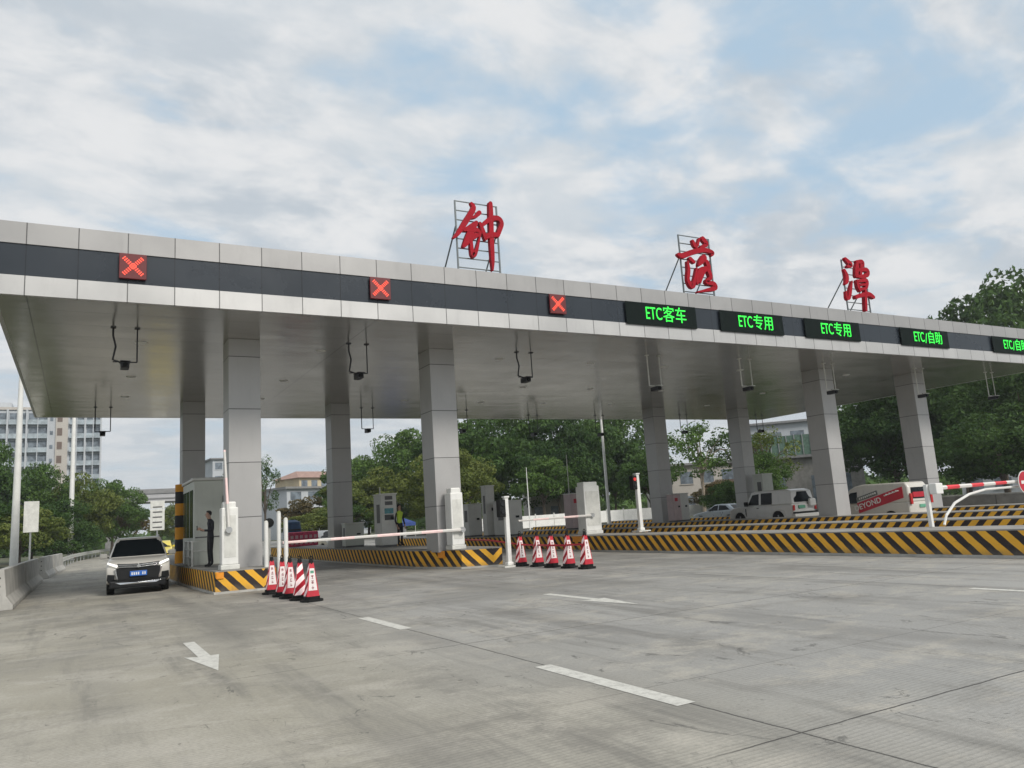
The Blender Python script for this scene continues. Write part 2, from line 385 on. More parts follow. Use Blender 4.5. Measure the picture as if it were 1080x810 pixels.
strip(12.62, 4.5, 7.75, .17, 'thin white lane dash at the right edge of the picture')
strip(12.8, 11.9, 14.5, .15, 'faint white lane dash beyond the right arrow', M_faint)
strip(15.3, 10.4, 13.2, .13, 'faint white lane dash close to the long striped island', M_faint)
def arrow(x, y, s, label, k=1.0):
    p = [(-.085, 0), (-.075, -1.75), (-.24*k, -1.6), (-.01, -3.1), (.2*k, -1.72), (.085, -1.72), (.08, 0)]
    marking('arrow_marking', [(x+a*s, y+b) for a, b in p], label)
arrow(1.53, 13.6, 1.0, 'white straight arrow painted on the left lane')
arrow(8.42, 14.08, 1.15, 'white straight arrow painted on the middle lane')
for (x, y, s) in ():
    pass
# ------------------------------------------------------------------ toll canopy
CX0, CX1, CY0, CY1, ZS, ZT = -2.05, 45.9, 21.35, 42.6, 7.65, 9.5
canopy = thing('toll_canopy', 'long flat grey metal toll plaza canopy with dark fascia band on tall square columns', 'canopy', (22, 32, 0))
def cpart(name, mb, m, **k):
    o = mb.build(name, m, canopy, **k); o.location = (-22, -32, 0); return o
cpart('soffit', MB().box(CX0+.06, CX1-.06, CY0+.06, CY1-.06, ZS+.004, ZS+.10), M_soffit)
cpart('roof_deck', MB().box(CX0+.06, CX1-.06, CY0+.06, CY1-.06, ZT-.25, ZT-.15), M_conc)
for nm, z0, z1, m, out in (('lower_fascia', ZS, 8.14, M_flo, 0), ('dark_fascia_band', 8.14, 8.95, M_fdk, -.03), ('upper_fascia', 8.95, ZT, M_fup, 0)):
    b = MB(); w = .10; o = out
    b.box(CX0-o, CX1+o, CY0-o, CY0+w, z0, z1); b.box(CX0-o, CX1+o, CY1-w, CY1+o, z0, z1)
    b.box(CX0-o, CX0+w, CY0+w, CY1-w, z0, z1); b.box(CX1-w, CX1+o, CY0+w, CY1-w, z0, z1)
    cpart(nm, b, m)
COLS = [(3.89, 4.85), (10.66, 11.62), (30.9, 31.86), (38.1, 39.06)]
for i, (x0, x1) in enumerate(COLS):
    for (y0, y1) in ((24.75, 25.8), (37.3, 38.35)):
        cpart('column', MB().box(x0, x1, y0, y1, .55, ZS+.004), M_colm, bevel=.012)

# downlights
dl = thing('canopy_downlight', 'x', 'light', (0, 0, ZS))
MB().lathe([(.17, -.012), (.17, .0), (.13, .0), (.13, -.012)], 20).build('rim', M_white, dl)
MB().lathe([(.125, -.008), (.125, 0)], 20).build('lens', M_led_lamp, dl)
first = True
RX = {1.5: 'leftmost', 7.1: 'second', 14.1: 'third', 18.4: 'fourth', 22.3: 'fifth', 26.9: 'sixth', 34.4: 'seventh'}
RY = {25.9: 'front', 31.6: 'middle', 36.2: 'rear'}
for x in RX:
    for y in RY:
        lab = f'round recessed canopy light, {RY[y]} one of the {RX[x]} row of three from the left'
        if first: dl.location = (x, y, ZS); dl['label'] = lab; dl['group'] = 'recessed lights in the canopy ceiling'; first = False
        else: dup(dl, lab, (x, y, ZS))

# hanging cameras
def hanger(loc, h, w, label, m, bent=False, grp='cameras hanging under the canopy'):
    t = thing('hanging_camera', label, 'camera', loc, 0, grp)
    b = MB()
    if bent: b.tube([(-w/2, 0, 0), (-w/2, 0, -.25*h), (-w/2+.07, 0, -.55*h), (-w/2, 0, -h+.06), (-.1, -.05, -h-.03), (.02, -.05, -h)], .028, 8)
    else: b.tube([(-w/2, 0, 0), (-w/2, 0, -h)], .024, 8)
    b.tube([(w/2, 0, 0), (w/2, 0, -h)], .02, 8)
    b.tube([(-w/2, 0, -h), (w/2, 0, -h)], .018, 8)
    b.box(-w/2-.07, -w/2+.07, -.07, .07, -.02, 0); b.box(w/2-.07, w/2+.07, -.07, .07, -.02, 0)
    b.build('hanger_frame', m, t)
    c = MB().box(-.11, .11, -.22, .2, -h-.2, -h-.04); c.box(-.03, .03, -.05, .05, -h-.06, -h+.02)
    c.build('camera_body', M_steeld, t, bevel=.015)
    MB().lathe([(.065, -.29), (.065, -.22)], 14, c=(0, 0, -h-.12), axis='y').build('lens_hood', M_black, t)
    MB().box(-.13, .13, -.32, .16, -h-.038, -h-.018).build('sun_shield', m, t)
    return t
HN = ['first', 'second', 'third', 'fourth', 'fifth', 'sixth', 'seventh', 'eighth']
for i, (x, y, h) in enumerate(((.98, 24.1, 1.0), (8.0, 24.6, 1.0), (14.45, 24.6, .95), (20.15, 24.0, 1.25), (24.95, 23.7, 1.2), (30.3, 23.7, 1.25), (37.1, 23.7, 1.3), (43.3, 23.7, 1.3))):
    t = hanger((x, y, ZS), h, .62, f'{HN[i]} camera from the left on the front row of hanging frames', M_whited if i > 2 else M_steeld, bent=i < 3)
for i, (x, y, h) in enumerate(((.75, 39.2, 1.1), (6.75, 38.4, 1.1), (12.95, 38.6, 1.1), (18.6, 39.0, 1.1), (24.3, 40.8, 1.1), (29.3, 40.8, 1.15), (35.9, 40.2, 1.1), (42.9, 40.0, 1.1))):
    hanger((x, y, ZS), h, .62, f'{HN[i]} camera from the left on the rear row of hanging frames', M_steeld)

# ------------------------------------------------------------------ lane signs on the fascia
YF = CY0-.03
def bars(b, p, q, w, y0, y1):
    (x0, z0), (x1, z1) = p, q; dx, dz = x1-x0, z1-z0; L = math.hypot(dx, dz); nx, nz = -dz/L*w/2, dx/L*w/2
    ps = [(x0+nx, z0+nz), (x0-nx, z0-nz), (x1-nx, z1-nz), (x1+nx, z1+nz)]
    b.add([(x, y, z) for y in (y0, y1) for x, z in ps], [(0, 1, 2, 3), (7, 6, 5, 4), (0, 4, 5, 1), (1, 5, 6, 2), (2, 6, 7, 3), (3, 7, 4, 0)])
for i, (x, lab) in enumerate(((1.01, 'leftmost'), (7.68, 'middle'), (13.97, 'rightmost'))):
    t = thing('lane_closed_sign', f'{lab} of the three square red cross signals on the dark canopy band', 'lane signal', (x, YF, 8.59), 0, 'red cross lane signals')
    MB().box(-.32, .32, -.06, -.0, -.335, .335).build('housing', M_ledrd, t, bevel=.01)
    b = MB()
    for (a, c) in (((-.21, -.21), (.21, .21)), ((-.21, .21), (.21, -.21))):     # rows of LEDs
        for k in (-1, 0, 1):
            n = 11
            for j in range(n):
                u = j/(n-1); px = a[0]+(c[0]-a[0])*u; pz = a[1]+(c[1]-a[1])*u
                s = 1 if c[1] > a[1] else -1
                px += -s*k*.027*.9; pz += k*.027*.9
                b.box(px-.0165, px+.0165, -.070-.002*s, -.06, pz-.0165, pz+.0165)
    b.build('red_cross', M_ledr, t)
for i, (x0, x1, txt, pos) in enumerate(((16.85, 20.16, 'ETC客车', 'first green lane display from the left, closest to the red crosses'), (21.38, 24.82, 'ETC专用', 'second green lane display from the left'),
        (26.12, 29.58, 'ETC专用', 'third green lane display from the left'), (32.42, 36.02, 'ETC/自助', 'fourth green lane display from the left'), (39.72, 43.32, 'ETC/自助', 'last green lane display on the canopy, cut by the picture edge'))):
    t = thing('lane_display', pos, 'lane display', ((x0+x1)/2, YF, 8.52), 0, 'green lettered lane displays')
    w = (x1-x0)/2
    MB().box(-w, w, -.035, 0, -.42, .42).build('housing', M_ledb, t, bevel=.01)
    e, c = (txt[:4], txt[4:]) if '/' in txt else (txt[:3], txt[3:])
    if '/' in e:
        e = 'ETC'; sl = MB(); bars(sl, (-.02, -.24), (.12, .22), .04, -.05, -.037); sl.build('slash', M_ledg, t); off = -.08
    else: off = 0
    a = text_mesh(e, .66, M_ledg, 'latin_lettering', .006, 0.0, 'RIGHT', .66); a.parent = t; a.rotation_euler = (R(90), 0, 0); a.location = (off, -.045, .01)
    a2 = text_mesh(c, .64, M_ledg, 'chinese_lettering', .006, 0.0, 'LEFT', .9); a2.parent = t; a2.rotation_euler = (R(90), 0, 0); a2.location = (.02+(.13 if off else 0), -.045, .0)

# ------------------------------------------------------------------ rooftop characters
STROKES = {
'a': [[(0.55,2.76,0.058),(0.61,2.57,0.103),(0.26,2.02,0.109),(-0.02,1.61,0.08),(-0.19,1.44,0.046)],[(0.5,2.22,0.034),(0.68,2.31,0.069),(0.83,2.46,0.092)],[(0.25,1.81,0.034),(0.48,1.92,0.092),(0.69,2.08,0.081)],[(0.69,2.06,0.069),(0.46,1.71,0.132),(0.29,1.36,0.127),(0.17,1.18,0.075)],[(0.2,1.74,0.046),(0.6,1.81,0.103),(0.73,1.7,0.115),(0.45,1.46,0.069)],[(0.45,1.46,0.057),(0.45,1.13,0.075),(0.5,0.88,0.092),(0.62,1.06,0.069),(0.76,1.5,0.04),(0.85,1.8,0.034)],[(1.28,2.86,0.081),(1.27,2.5,0.098),(1.24,1.64,0.098),(1.23,0.8,0.075),(1.21,0.42,0.023)],[(0.82,2.07,0.057),(0.92,1.81,0.081),(1.01,1.53,0.069)],[(0.93,2.03,0.069),(1.22,2.26,0.098),(1.54,2.34,0.098),(1.67,2.17,0.086),(1.56,1.89,0.092),(1.48,1.69,0.069)],[(1.04,1.62,0.098),(1.27,1.71,0.109),(1.5,1.72,0.075)]],
'b': [[(0.6,2.6,0.069),(0.69,2.43,0.104),(0.79,2.33,0.046)],[(1.16,2.76,0.121),(1.33,2.55,0.109),(0.99,2.38,0.058)],[(0.96,2.73,0.046),(0.83,2.43,0.058)],[(-0.24,1.93,0.081),(-0.02,1.91,0.126),(0.56,2.13,0.121),(1.15,2.28,0.109),(1.6,2.22,0.092),(1.55,2.1,0.063)],[(0.35,1.82,0.092),(0.53,1.7,0.081)],[(0.2,1.67,0.052),(0.2,1.31,0.086),(0.12,0.91,0.086),(0.31,0.67,0.127),(0.49,0.99,0.075),(0.64,1.45,0.04)],[(1.1,1.94,0.155),(0.9,1.74,0.132),(0.77,1.59,0.063)],[(1.22,1.77,0.109),(1.27,1.51,0.115),(0.85,1.38,0.132),(0.64,1.05,0.115),(0.58,0.8,0.057)],[(1.1,1.49,0.098),(0.81,1.07,0.081),(0.73,0.88,0.075)],[(1.26,1.42,0.115),(1.33,1.12,0.092),(1.07,0.91,0.086),(1.46,0.86,0.109),(1.49,0.69,0.121),(1.02,0.56,0.069),(0.56,0.45,0.035)]],
'c': [[(0.09,2.85,0.092),(0.29,2.71,0.132),(0.43,2.59,0.132),(0.18,2.49,0.081)],[(-0.09,2.29,0.075),(0.02,2.03,0.126),(-0.04,1.75,0.115),(-0.16,1.61,0.046)],[(0.33,1.79,0.035),(0.14,1.36,0.098),(-0.03,0.99,0.103),(-0.2,0.93,0.063),(-0.2,1.24,0.04)],[(0.87,2.79,0.086),(1.25,2.81,0.132),(1.28,2.65,0.098)],[(0.88,2.66,0.115),(0.79,2.42,0.144),(0.69,2.09,0.115)],[(0.82,2.38,0.086),(1.5,2.45,0.121),(1.49,2.21,0.121),(1.02,2.08,0.092),(0.73,2.09,0.081)],[(1.14,2.64,0.092),(1.0,2.12,0.081)],[(0.7,1.82,0.103),(0.71,1.55,0.103),(0.81,1.38,0.075)],[(0.7,1.82,0.08),(1.32,1.92,0.109),(1.34,1.7,0.104),(1.17,1.5,0.075),(0.76,1.46,0.08)],[(0.8,1.65,0.058),(1.28,1.71,0.069)],[(0.43,1.03,0.104),(0.82,1.15,0.109),(1.38,1.24,0.121),(1.69,1.13,0.098)],[(1.17,1.36,0.092),(1.09,0.99,0.092),(1.0,0.45,0.081)]],
}
def ribbon(b, pts, y0, y1):
    pts = [(x, z, r*.88) for x, z, r in pts]
    # variable width brush stroke as a solid
    P = []
    for i in range(len(pts)-1):          # resample smoothly
        p0 = pts[max(i-1, 0)]; p1 = pts[i]; p2 = pts[i+1]; p3 = pts[min(i+2, len(pts)-1)]
        for k in range(5):
            t = k/5
            P.append(tuple(.5*((2*p1[j])+(-p0[j]+p2[j])*t+(2*p0[j]-5*p1[j]+4*p2[j]-p3[j])*t*t+(-p0[j]+3*p1[j]-3*p2[j]+p3[j])*t**3) for j in range(3)))
    P.append(pts[-1]); n = len(P); L = []; Rr = []
    for i, (x, z, r) in enumerate(P):
        a = P[max(i-1, 0)]; c = P[min(i+1, n-1)]; dx, dz = c[0]-a[0], c[1]-a[1]; l = math.hypot(dx, dz) or 1
        nx, nz = -dz/l, dx/l; r = max(r, .02); L.append((x+nx*r, z+nz*r)); Rr.append((x-nx*r, z-nz*r))
    vs = [(x, y, z) for y in (y0, y1) for S in (L, Rr) for x, z in S]
    f = []
    for i in range(n-1):
        f += [(i, i+1, n+i+1, n+i), (2*n+i, 3*n+i, 3*n+i+1, 2*n+i+1), (i, 2*n+i, 2*n+i+1, i+1), (n+i, n+i+1, 3*n+i+1, 3*n+i)]
    f += [(0, n, 3*n, 2*n), (n-1, 3*n-1, 4*n-1, 2*n-1)]
    b.add(vs, f)
    for (x, z, r) in (P[0], P[-1]):      # round ends
        r = max(r, .02); k = 10; b.prism([(0, 0)]*3, 0, 0) if 0 else None
        c = [(x+r*math.cos(2*math.pi*j/k), z+r*math.sin(2*math.pi*j/k)) for j in range(k)]
        y = y0+.0012; 
        b.add([(px, yy, pz) for yy in (y, y1) for px, pz in c], [tuple(range(k)), tuple(range(k, 2*k))]+[(j, (j+1) % k, k+(j+1) % k, k+j) for j in range(k)])
for key, x0, wd, lab in (('a', 10.9, 1.6, 'big red brushed Chinese character zhong on a roof frame, leftmost of three'), ('b', 20.8, 1.62, 'big red brushed Chinese character luo on a roof frame, middle of three'), ('c', 30.65, 1.6, 'big red brushed Chinese character tan on a roof frame, rightmost of three')):
    t = thing('rooftop_character', lab, 'sign', (x0, 22.5, ZT), 0, 'red characters on the canopy roof')
    b = MB()
    for x in (0, wd): b.box(x-.025, x+.025, -.025, .025, -.2, 2.86)
    for k in range(9):
        z = .14+k*.338; b.box(.026, wd-.026, -.018, .018, z-.016, z+.016)
    b.build('frame', mat('painted_frame_steel', (.13, .15, .155), .5, .3, dirt=.2), t)
    for x in (0, wd):
        MB().tube([(x, .03, 1.95), (x-.0, 1.9, -.15)], .028, 6).build('brace', MATS['painted_frame_steel'], t)
    b = MB()
    for k, s in enumerate(STROKES[key]): ribbon(b, s, -.19-.004*k, -.05)
    b.build('character', M_char, t)

# ------------------------------------------------------------------ islands
def island(x0, x1, y0, y1, lab, sgn=1, nose=None, vee=None, h=.6):
    t = thing('traffic_island', lab, 'traffic island', ((x0+x1)/2, y0, 0), 0, 'striped toll islands')
    ox, oy = (x0+x1)/2, y0
    path = nose if nose else [(x0, y1), (x0, y0), (x1, y0), (x1, y1)]
    b = MB(); u = 0
    for (ax, ay), (bx, by) in zip(path, path[1:]):
        L = math.hypot(bx-ax, by-ay)
        cuts = [0, L]
        isnose = vee is not None and abs(ay-by) < abs(ax-bx)
        if isnose and u < vee < u+L: cuts = [0, vee-u, L]
        for c0, c1 in zip(cuts, cuts[1:]):
            q = []; uv = []
            for (d, z) in ((c0, .06), (c1, .06), (c1, h), (c0, h)):
                q.append((ax+(bx-ax)*d/L-ox, ay+(by-ay)*d/L-oy, z)); uu = u+d
                if vee is not None and uu > vee+1e-6 or (vee is not None and c0+u >= vee-1e-6): uu = 2*vee-uu
                uv.append((uu+sgn*z+40, 0))
            b.add(q, [(0, 1, 2, 3)], 0, [uv])
        u += L
    b.add([(path[-1][0]-ox, path[-1][1]-oy, .06), (path[0][0]-ox, path[0][1]-oy, .06), (path[0][0]-ox, path[0][1]-oy, h), (path[-1][0]-ox, path[-1][1]-oy, h)], [(0, 1, 2, 3)], 0)
    o = b.build('striped_kerb', M_hazard, t)
    MB().prism([(x-ox, y-oy) for x, y in path], h-.002, h+.03).build('top_slab', M_conc, t, bevel=.01)
    cxm = sum(p[0] for p in path)/len(path); 
    g = [(x-ox+(.05 if x > cxm else -.05), y-oy-(.05 if y < (y0+y1)/2 else -.05)) for x, y in path]
    MB().prism(g, -.01, .06).build('footing', M_barr, t)
    return t
I1 = island(3.12, 4.95, 23.4, 52, 'striped island with the leftmost front column, a booth and a white gate cabinet', 1, nose=[(3.05, 52), (3.1, 30), (3.32, 23.45), (4.95, 23.3), (4.95, 52)], vee=22.0+6.556+1.28)
I2 = island(10.4, 12.4, 23.2, 52, 'striped island with the second front column, beside the five right cones', 1, nose=[(10.4, 52), (10.4, 26.4), (11.06, 23.8), (12.27, 23.2), (12.42, 24.2), (12.42, 52)], vee=25.6+2.68+1.05)
I3 = island(17.98, 19.6, 3.0, 52, 'long striped island nearest the camera on the right side', 1)
I4 = island(23.6, 25.2, 6.0, 52, 'striped island behind the long nearest one, without any column', -1)
I5 = island(30.3, 32.1, 9.0, 52, 'striped island carrying the third front column', -1)
I6 = island(37.5, 39.4, 12.0, 52, 'farthest striped island carrying the rightmost front column', -1)
MB().box(-.70, -.50, -.005, .4, .42, .59).build('reflector_block', M_yel, I1)
o = MB().box(0, .35, -.02, .02, .36, .59).build('reflector_block', M_yel, I2); o.location = (10.72-11.4, 24.95-23.2, 0); o.rotation_euler = (0, 0, R(-76))
MB().box(-.835, -.80, 23.7, 24.6, .38, .6).build('reflector_block', M_yel, I3)

# ------------------------------------------------------------------ gate cabinets and booms
def gate_cab(x, y, z, w, d, h, lab):
    t = thing('barrier_cabinet', lab, 'barrier gate', (x, y, z), 0, 'white boom gate cabinets')
    b = MB()
    b.box(-w/2, w/2, -d/2, d/2, .14, h-.17)
    b.build('cabinet_body', M_white, t, bevel=.03)
    MB().box(-w/2-.03, w/2+.03, -d/2-.03, d/2+.03, 0, .14).build('plinth', M_whited, t, bevel=.02)
    MB().box(-w/2+.05, w/2-.05, -d/2+.05, d/2-.05, h-.2, h).build('hood', M_white, t, bevel=.04)
    MB().box(-w/2+.07, w/2-.07, -d/2-.008, -d/2+.005, .35, h-.4).build('door_panel', M_whited, t)
    return t
GC1 = gate_cab(3.76, 23.95, .63, .46, .42, 1.93, 'white barrier cabinet at the nose of the leftmost island, arm raised above it')
GC2 = gate_cab(11.13, 24.35, .63, .46, .5, 2.06, 'white barrier cabinet in front of the second column')
GC3 = gate_cab(18.99, 27.75, .63, .8, .62, 2.2, 'white barrier cabinet on the long right island')
def boom(par, a, b_, w, m, hub=True):
    a, b_ = Vector(a), Vector(b_); d = b_-a
    L = d.length; bb = MB()
    bb.tube([Vector((0, 0, 0)), d], [w, w*.75], 6)
    o = bb.build('boom_arm', m, par); o.location = a-par.location
    me = o.data; ul = me.uv_layers.get('UVMap') or me.uv_layers.new(name='UVMap')
    for lp in me.loops: ul.data[lp.index].uv = (Vector(me.vertices[lp.vertex_index].co).dot(d)/L, 0)
    if hub:
        MB().lathe([(.09, -.05), (.09, .05)], 12, axis='y').build('pivot_hub', M_steel, o)
    return o
boom(GC1, (3.72, 23.68, 1.75), (3.6, 23.66, 4.05), .045, M_boomp)
boom(GC2, (11.25, 24.0, 1.27), (5.3, 24.0, 1.27), .055, M_boomp)
boom(GC3, (18.9, 27.38, 1.42), (15.2, 27.2, 1.4), .05, M_boomp)

# ------------------------------------------------------------------ booth, kiosks and posts
t = thing('toll_booth', 'pale grey green toll booth cabin behind the leftmost front column', 'booth', (3.95, 30, .63))
b = MB(); b.box(-.55, .95, -1.0, 2.2, 0, 2.9); b.build('cabin', M_boothm, t, bevel=.03)
MB().box(-.6, 1.0, -1.06, 2.26, 2.9, 3.0).build('roof', M_kiosk, t, bevel=.02)
for y0 in (-.8, .25, 1.25): MB().box(-.562, -.545, y0, y0+.85, .95, 2.6).build('window', M_glass, t)
MB().box(-.4, .1, -1.015, -1.0, .05, 2.1).build('door', M_boothm, t, bevel=.004)
MB().box(.4, .8, -1.07, -1.0, 2.05, 2.35).build('vent', M_grey, t)
MB().box(-.5, .9, -1.02, -1.0, .93, .97).build('trim', M_grey, t)
t = thing('banded_post', 'thick orange and black banded post left of the booth', 'bollard', (3.42, 33.3, .63))
b = MB(); b.tube([(0, 0, 0), (0, 0, 3.05)], .2, 18); b.build('pillar', M_post, t, smooth=True)
t = thing('guard_rail', 'low white tubular railing beside the booth on the leftmost island', 'railing', (3.3, 28.5, .63))
b = MB()
for y in (0, 1.0, 2.0): b.tube([(0, y, 0), (0, y, .85)], .035, 8)
for z in (.3, .55, .82): b.tube([(0, 0, z), (0, 2.0, z)], .025, 8)
b.tube([(0, 0, .82), (.5, 0, .82), (.5, 0, 0)], .025, 8); b.tube([(0, 0, .5), (.5, 0, .5)], .025, 8)
b.build('rails', M_whited, t)

def kiosk(x, y, z, w, d, h, lab, m=None, screen=True, rosy=False, mast=0):
    t = thing('payment_machine', lab, 'kiosk', (x, y, z), 0, 'grey machines on the toll islands'); m = m or M_kiosk
    MB().box(-w/2, w/2, -d/2, d/2, .08, h-.05).build('cabinet', m, t, bevel=.02)
    MB().box(-w/2+.02, w/2-.02, -d/2+.02, d/2-.02, 0, .08).build('base', M_grey, t)
    MB().box(-w/2-.03, w/2+.03, -d/2-.04, d/2+.02, h-.05, h).build('lid', M_whited, t)
    MB().box(-w/2-.008, -w/2+.004, -d*.32, d*.1, h*.45, h*.8).build('side_hatch', M_kioskr if rosy else M_grey, t)
    MB().box(w*.1, w*.3, -d/2-.02, -d/2, h*.5, h*.56).build('lock', M_black, t)
    if rosy: MB().box(-w*.3, w*.1, -d/2-.01, -d/2+.004, h*.72, h*.84).build('notice_plate', M_red, t)
    if screen:
        MB().box(-w*.28, w*.28, -d/2-.012, -d/2+.004, h*.62, h*.72).build('display', mat('teal_screen', (.05, .22, .25), .2, var=.3, vscale=20), t)
        MB().box(-w*.28, w*.28, -d/2-.012, -d/2+.004, h*.5, h*.6).build('screen', M_blackg, t)
        for k in (.78, .88): MB().box(-w*.24, w*.24, -d/2-.012, -d/2+.004, h*k, h*(k+.07)).build('speaker_grille', M_grey, t)
    if mast: MB().tube([(-w*.3, 0, h), (-w*.3, 0, h+mast)], .025, 6).build('mast', M_whited, t)
    return t
kiosk(11.75, 33.0, .63, .72, .95, 2.3, 'tall grey ticket machine with teal display beside the worker in the yellow vest', mast=.3)
kiosk(18.5, 38.2, .63, .8, .8, 1.75, 'squat grey cabinet just right of the second front column', screen=False)
kiosk(18.75, 34.6, .63, .95, 1.3, 1.75, 'wide pale cabinet behind the white post with the traffic light', screen=False)
kiosk(18.35, 35.9, .63, .5, .5, 2.6, 'slim grey cabinet behind the wide pale cabinet', screen=False)
kiosk(24.3, 37.0, .63, .75, .8, 2.0, 'rosy grey cabinet left of the white gate cabinet on the right island', m=M_kioskr, screen=False, rosy=True, mast=2.2)
kiosk(31.35, 37.0-.9, .63, .75, .6, 1.65, 'pale cabinet at the foot of the third rear column', screen=False)
kiosk(30.75, 36.0, .63, .55, .6, 1.65, 'rosy cabinet with red notice at the foot of the third rear column', m=M_kioskr, screen=False, rosy=True)
kiosk(38.6, 36.3, .63, .9, .8, 2.6, 'greenish grey cabinet at the foot of the fourth rear column', m=M_boothm, screen=False, mast=.3)
kiosk(11.35, 36.5, .63, .9, .6, 1.15, 'low square grey cabinet at the foot of the second rear column', m=M_boothm, screen=False)

def post(name, x, y, z, h, r, lab, light=None, foot=True, grp=None, m=None):
    t = thing(name, lab, 'post', (x, y, z), 0, grp)
    MB().box(-r, r, -r, r, 0, h).build('shaft', m or M_white, t, bevel=.015)
    if foot: MB().prism([(-.3, -.25), (.3, -.25), (.3, .25), (-.3, .25)], 0, .05).build('base_plate', M_whited, t); MB().box(-r-.04, r+.04, -r-.04, r+.04, .05, .16).build('foot_collar', M_white, t, bevel=.03)
    if light:
        MB().box(-r-.24, -r-.01, -.14, .1, h-.62, h-.06).build('signal_head', M_black, t, bevel=.02)
        for k, zc in enumerate((h-.2, h-.45)):
            MB().lathe([(.07, -.165), (.07, -.13)], 12, c=(-r-.125, 0, zc), axis='y').build('signal_lens', light if k == 0 else M_blackg, t)
        MB().box(-r-.02, r+.02, -r-.03, r+.02, h, h+.05).build('cap', M_white, t)
    return t
post('signal_post', 12.17, 22.55, 0, 2.22, .07, 'white steel post with a black signal head beside the right cones', light=M_blackg)
post('signal_post', 20.25, 25.9, .63, 2.35, .08, 'white steel post with a red signal light on the long right island', light=mat('dim_red_lens', (.3, .02, .02), .4, var=0, emit=(1, .05, .03), estr=.4))
for i, (x, y, h) in enumerate(((4.72, 23.5, 1.25), (5.02, 23.2, 1.5), (5.17, 23.0, 1.3))):
    t = thing('guard_post', f'{["left", "tallest middle", "right"][i]} one of three white guard posts beside the leftmost front column', 'post', (x, y, .0 if i == 2 else (.63 if i == 0 else 0)), 0, 'three white guard posts')
    hh = h+(.63 if i else 0)
    MB().tube([(0, 0, 0), (0, 0, hh)], .062, 12).build('tube', M_white, t, smooth=True)
    MB().lathe([(.062, hh), (.05, hh+.05), (.02, hh+.07)], 12).build('cap', M_whited, t)
t = thing('lane_sensor', 'round black lane sensor behind the white guard posts', 'sensor', (4.86, 23.75, .63))
MB().tube([(0, 0, 0), (0, 0, 1.1)], .04, 8).build('stand', M_whited, t); MB().lathe([(.05, -.1), (.12, -.1), (.14, 0), (.12, .1), (.05, .1)], 18, c=(0, 0, 1.25), axis='y').build('sensor_head', M_black, t, smooth=True)
for i, x in enumerate((4.6,)):
    pass

# boom with round sign on the right
bm_ = thing('boom_gate', 'short white post with bold red and white boom arm at the right edge', 'barrier gate', (19.42, 12.7, .63))
MB().box(-.05, .05, -.05, .05, 0, 1.1).build('post', M_white, bm_, bevel=.012)
boom(bm_, (19.48, 12.55, 1.62), (23.6, 12.5, 1.66), .06, M_boom, False)
MB().tube([(.35, -.12, .03), (.5, -.12, .27), (.95, -.12, .57), (1.65, -.12, .77), (2.45, -.12, .87), (4.15, -.12, .89)], .035, 8, 0).build('support_tube', M_white, bm_)
MB().box(.0, .3, -.28, -.08, .84, 1.12).build('pivot_box', M_white, bm_, bevel=.02)
t = thing('no_entry_sign', 'round red no entry sign with white bar on the right boom', 'road sign', (23.5, 12.38, 1.63))
MB().lathe([(.01, -.012), (.3, -.012), (.3, .0), (.01, .0)], 32, axis='y').build('disc', M_red, t)
MB().lathe([(.32, -.008), (.32, .006)], 32, axis='y').build('rim', M_white, t)
MB().box(-.2, .2, -.018, -.0125, -.045, .045).build('white_bar', M_white, t)

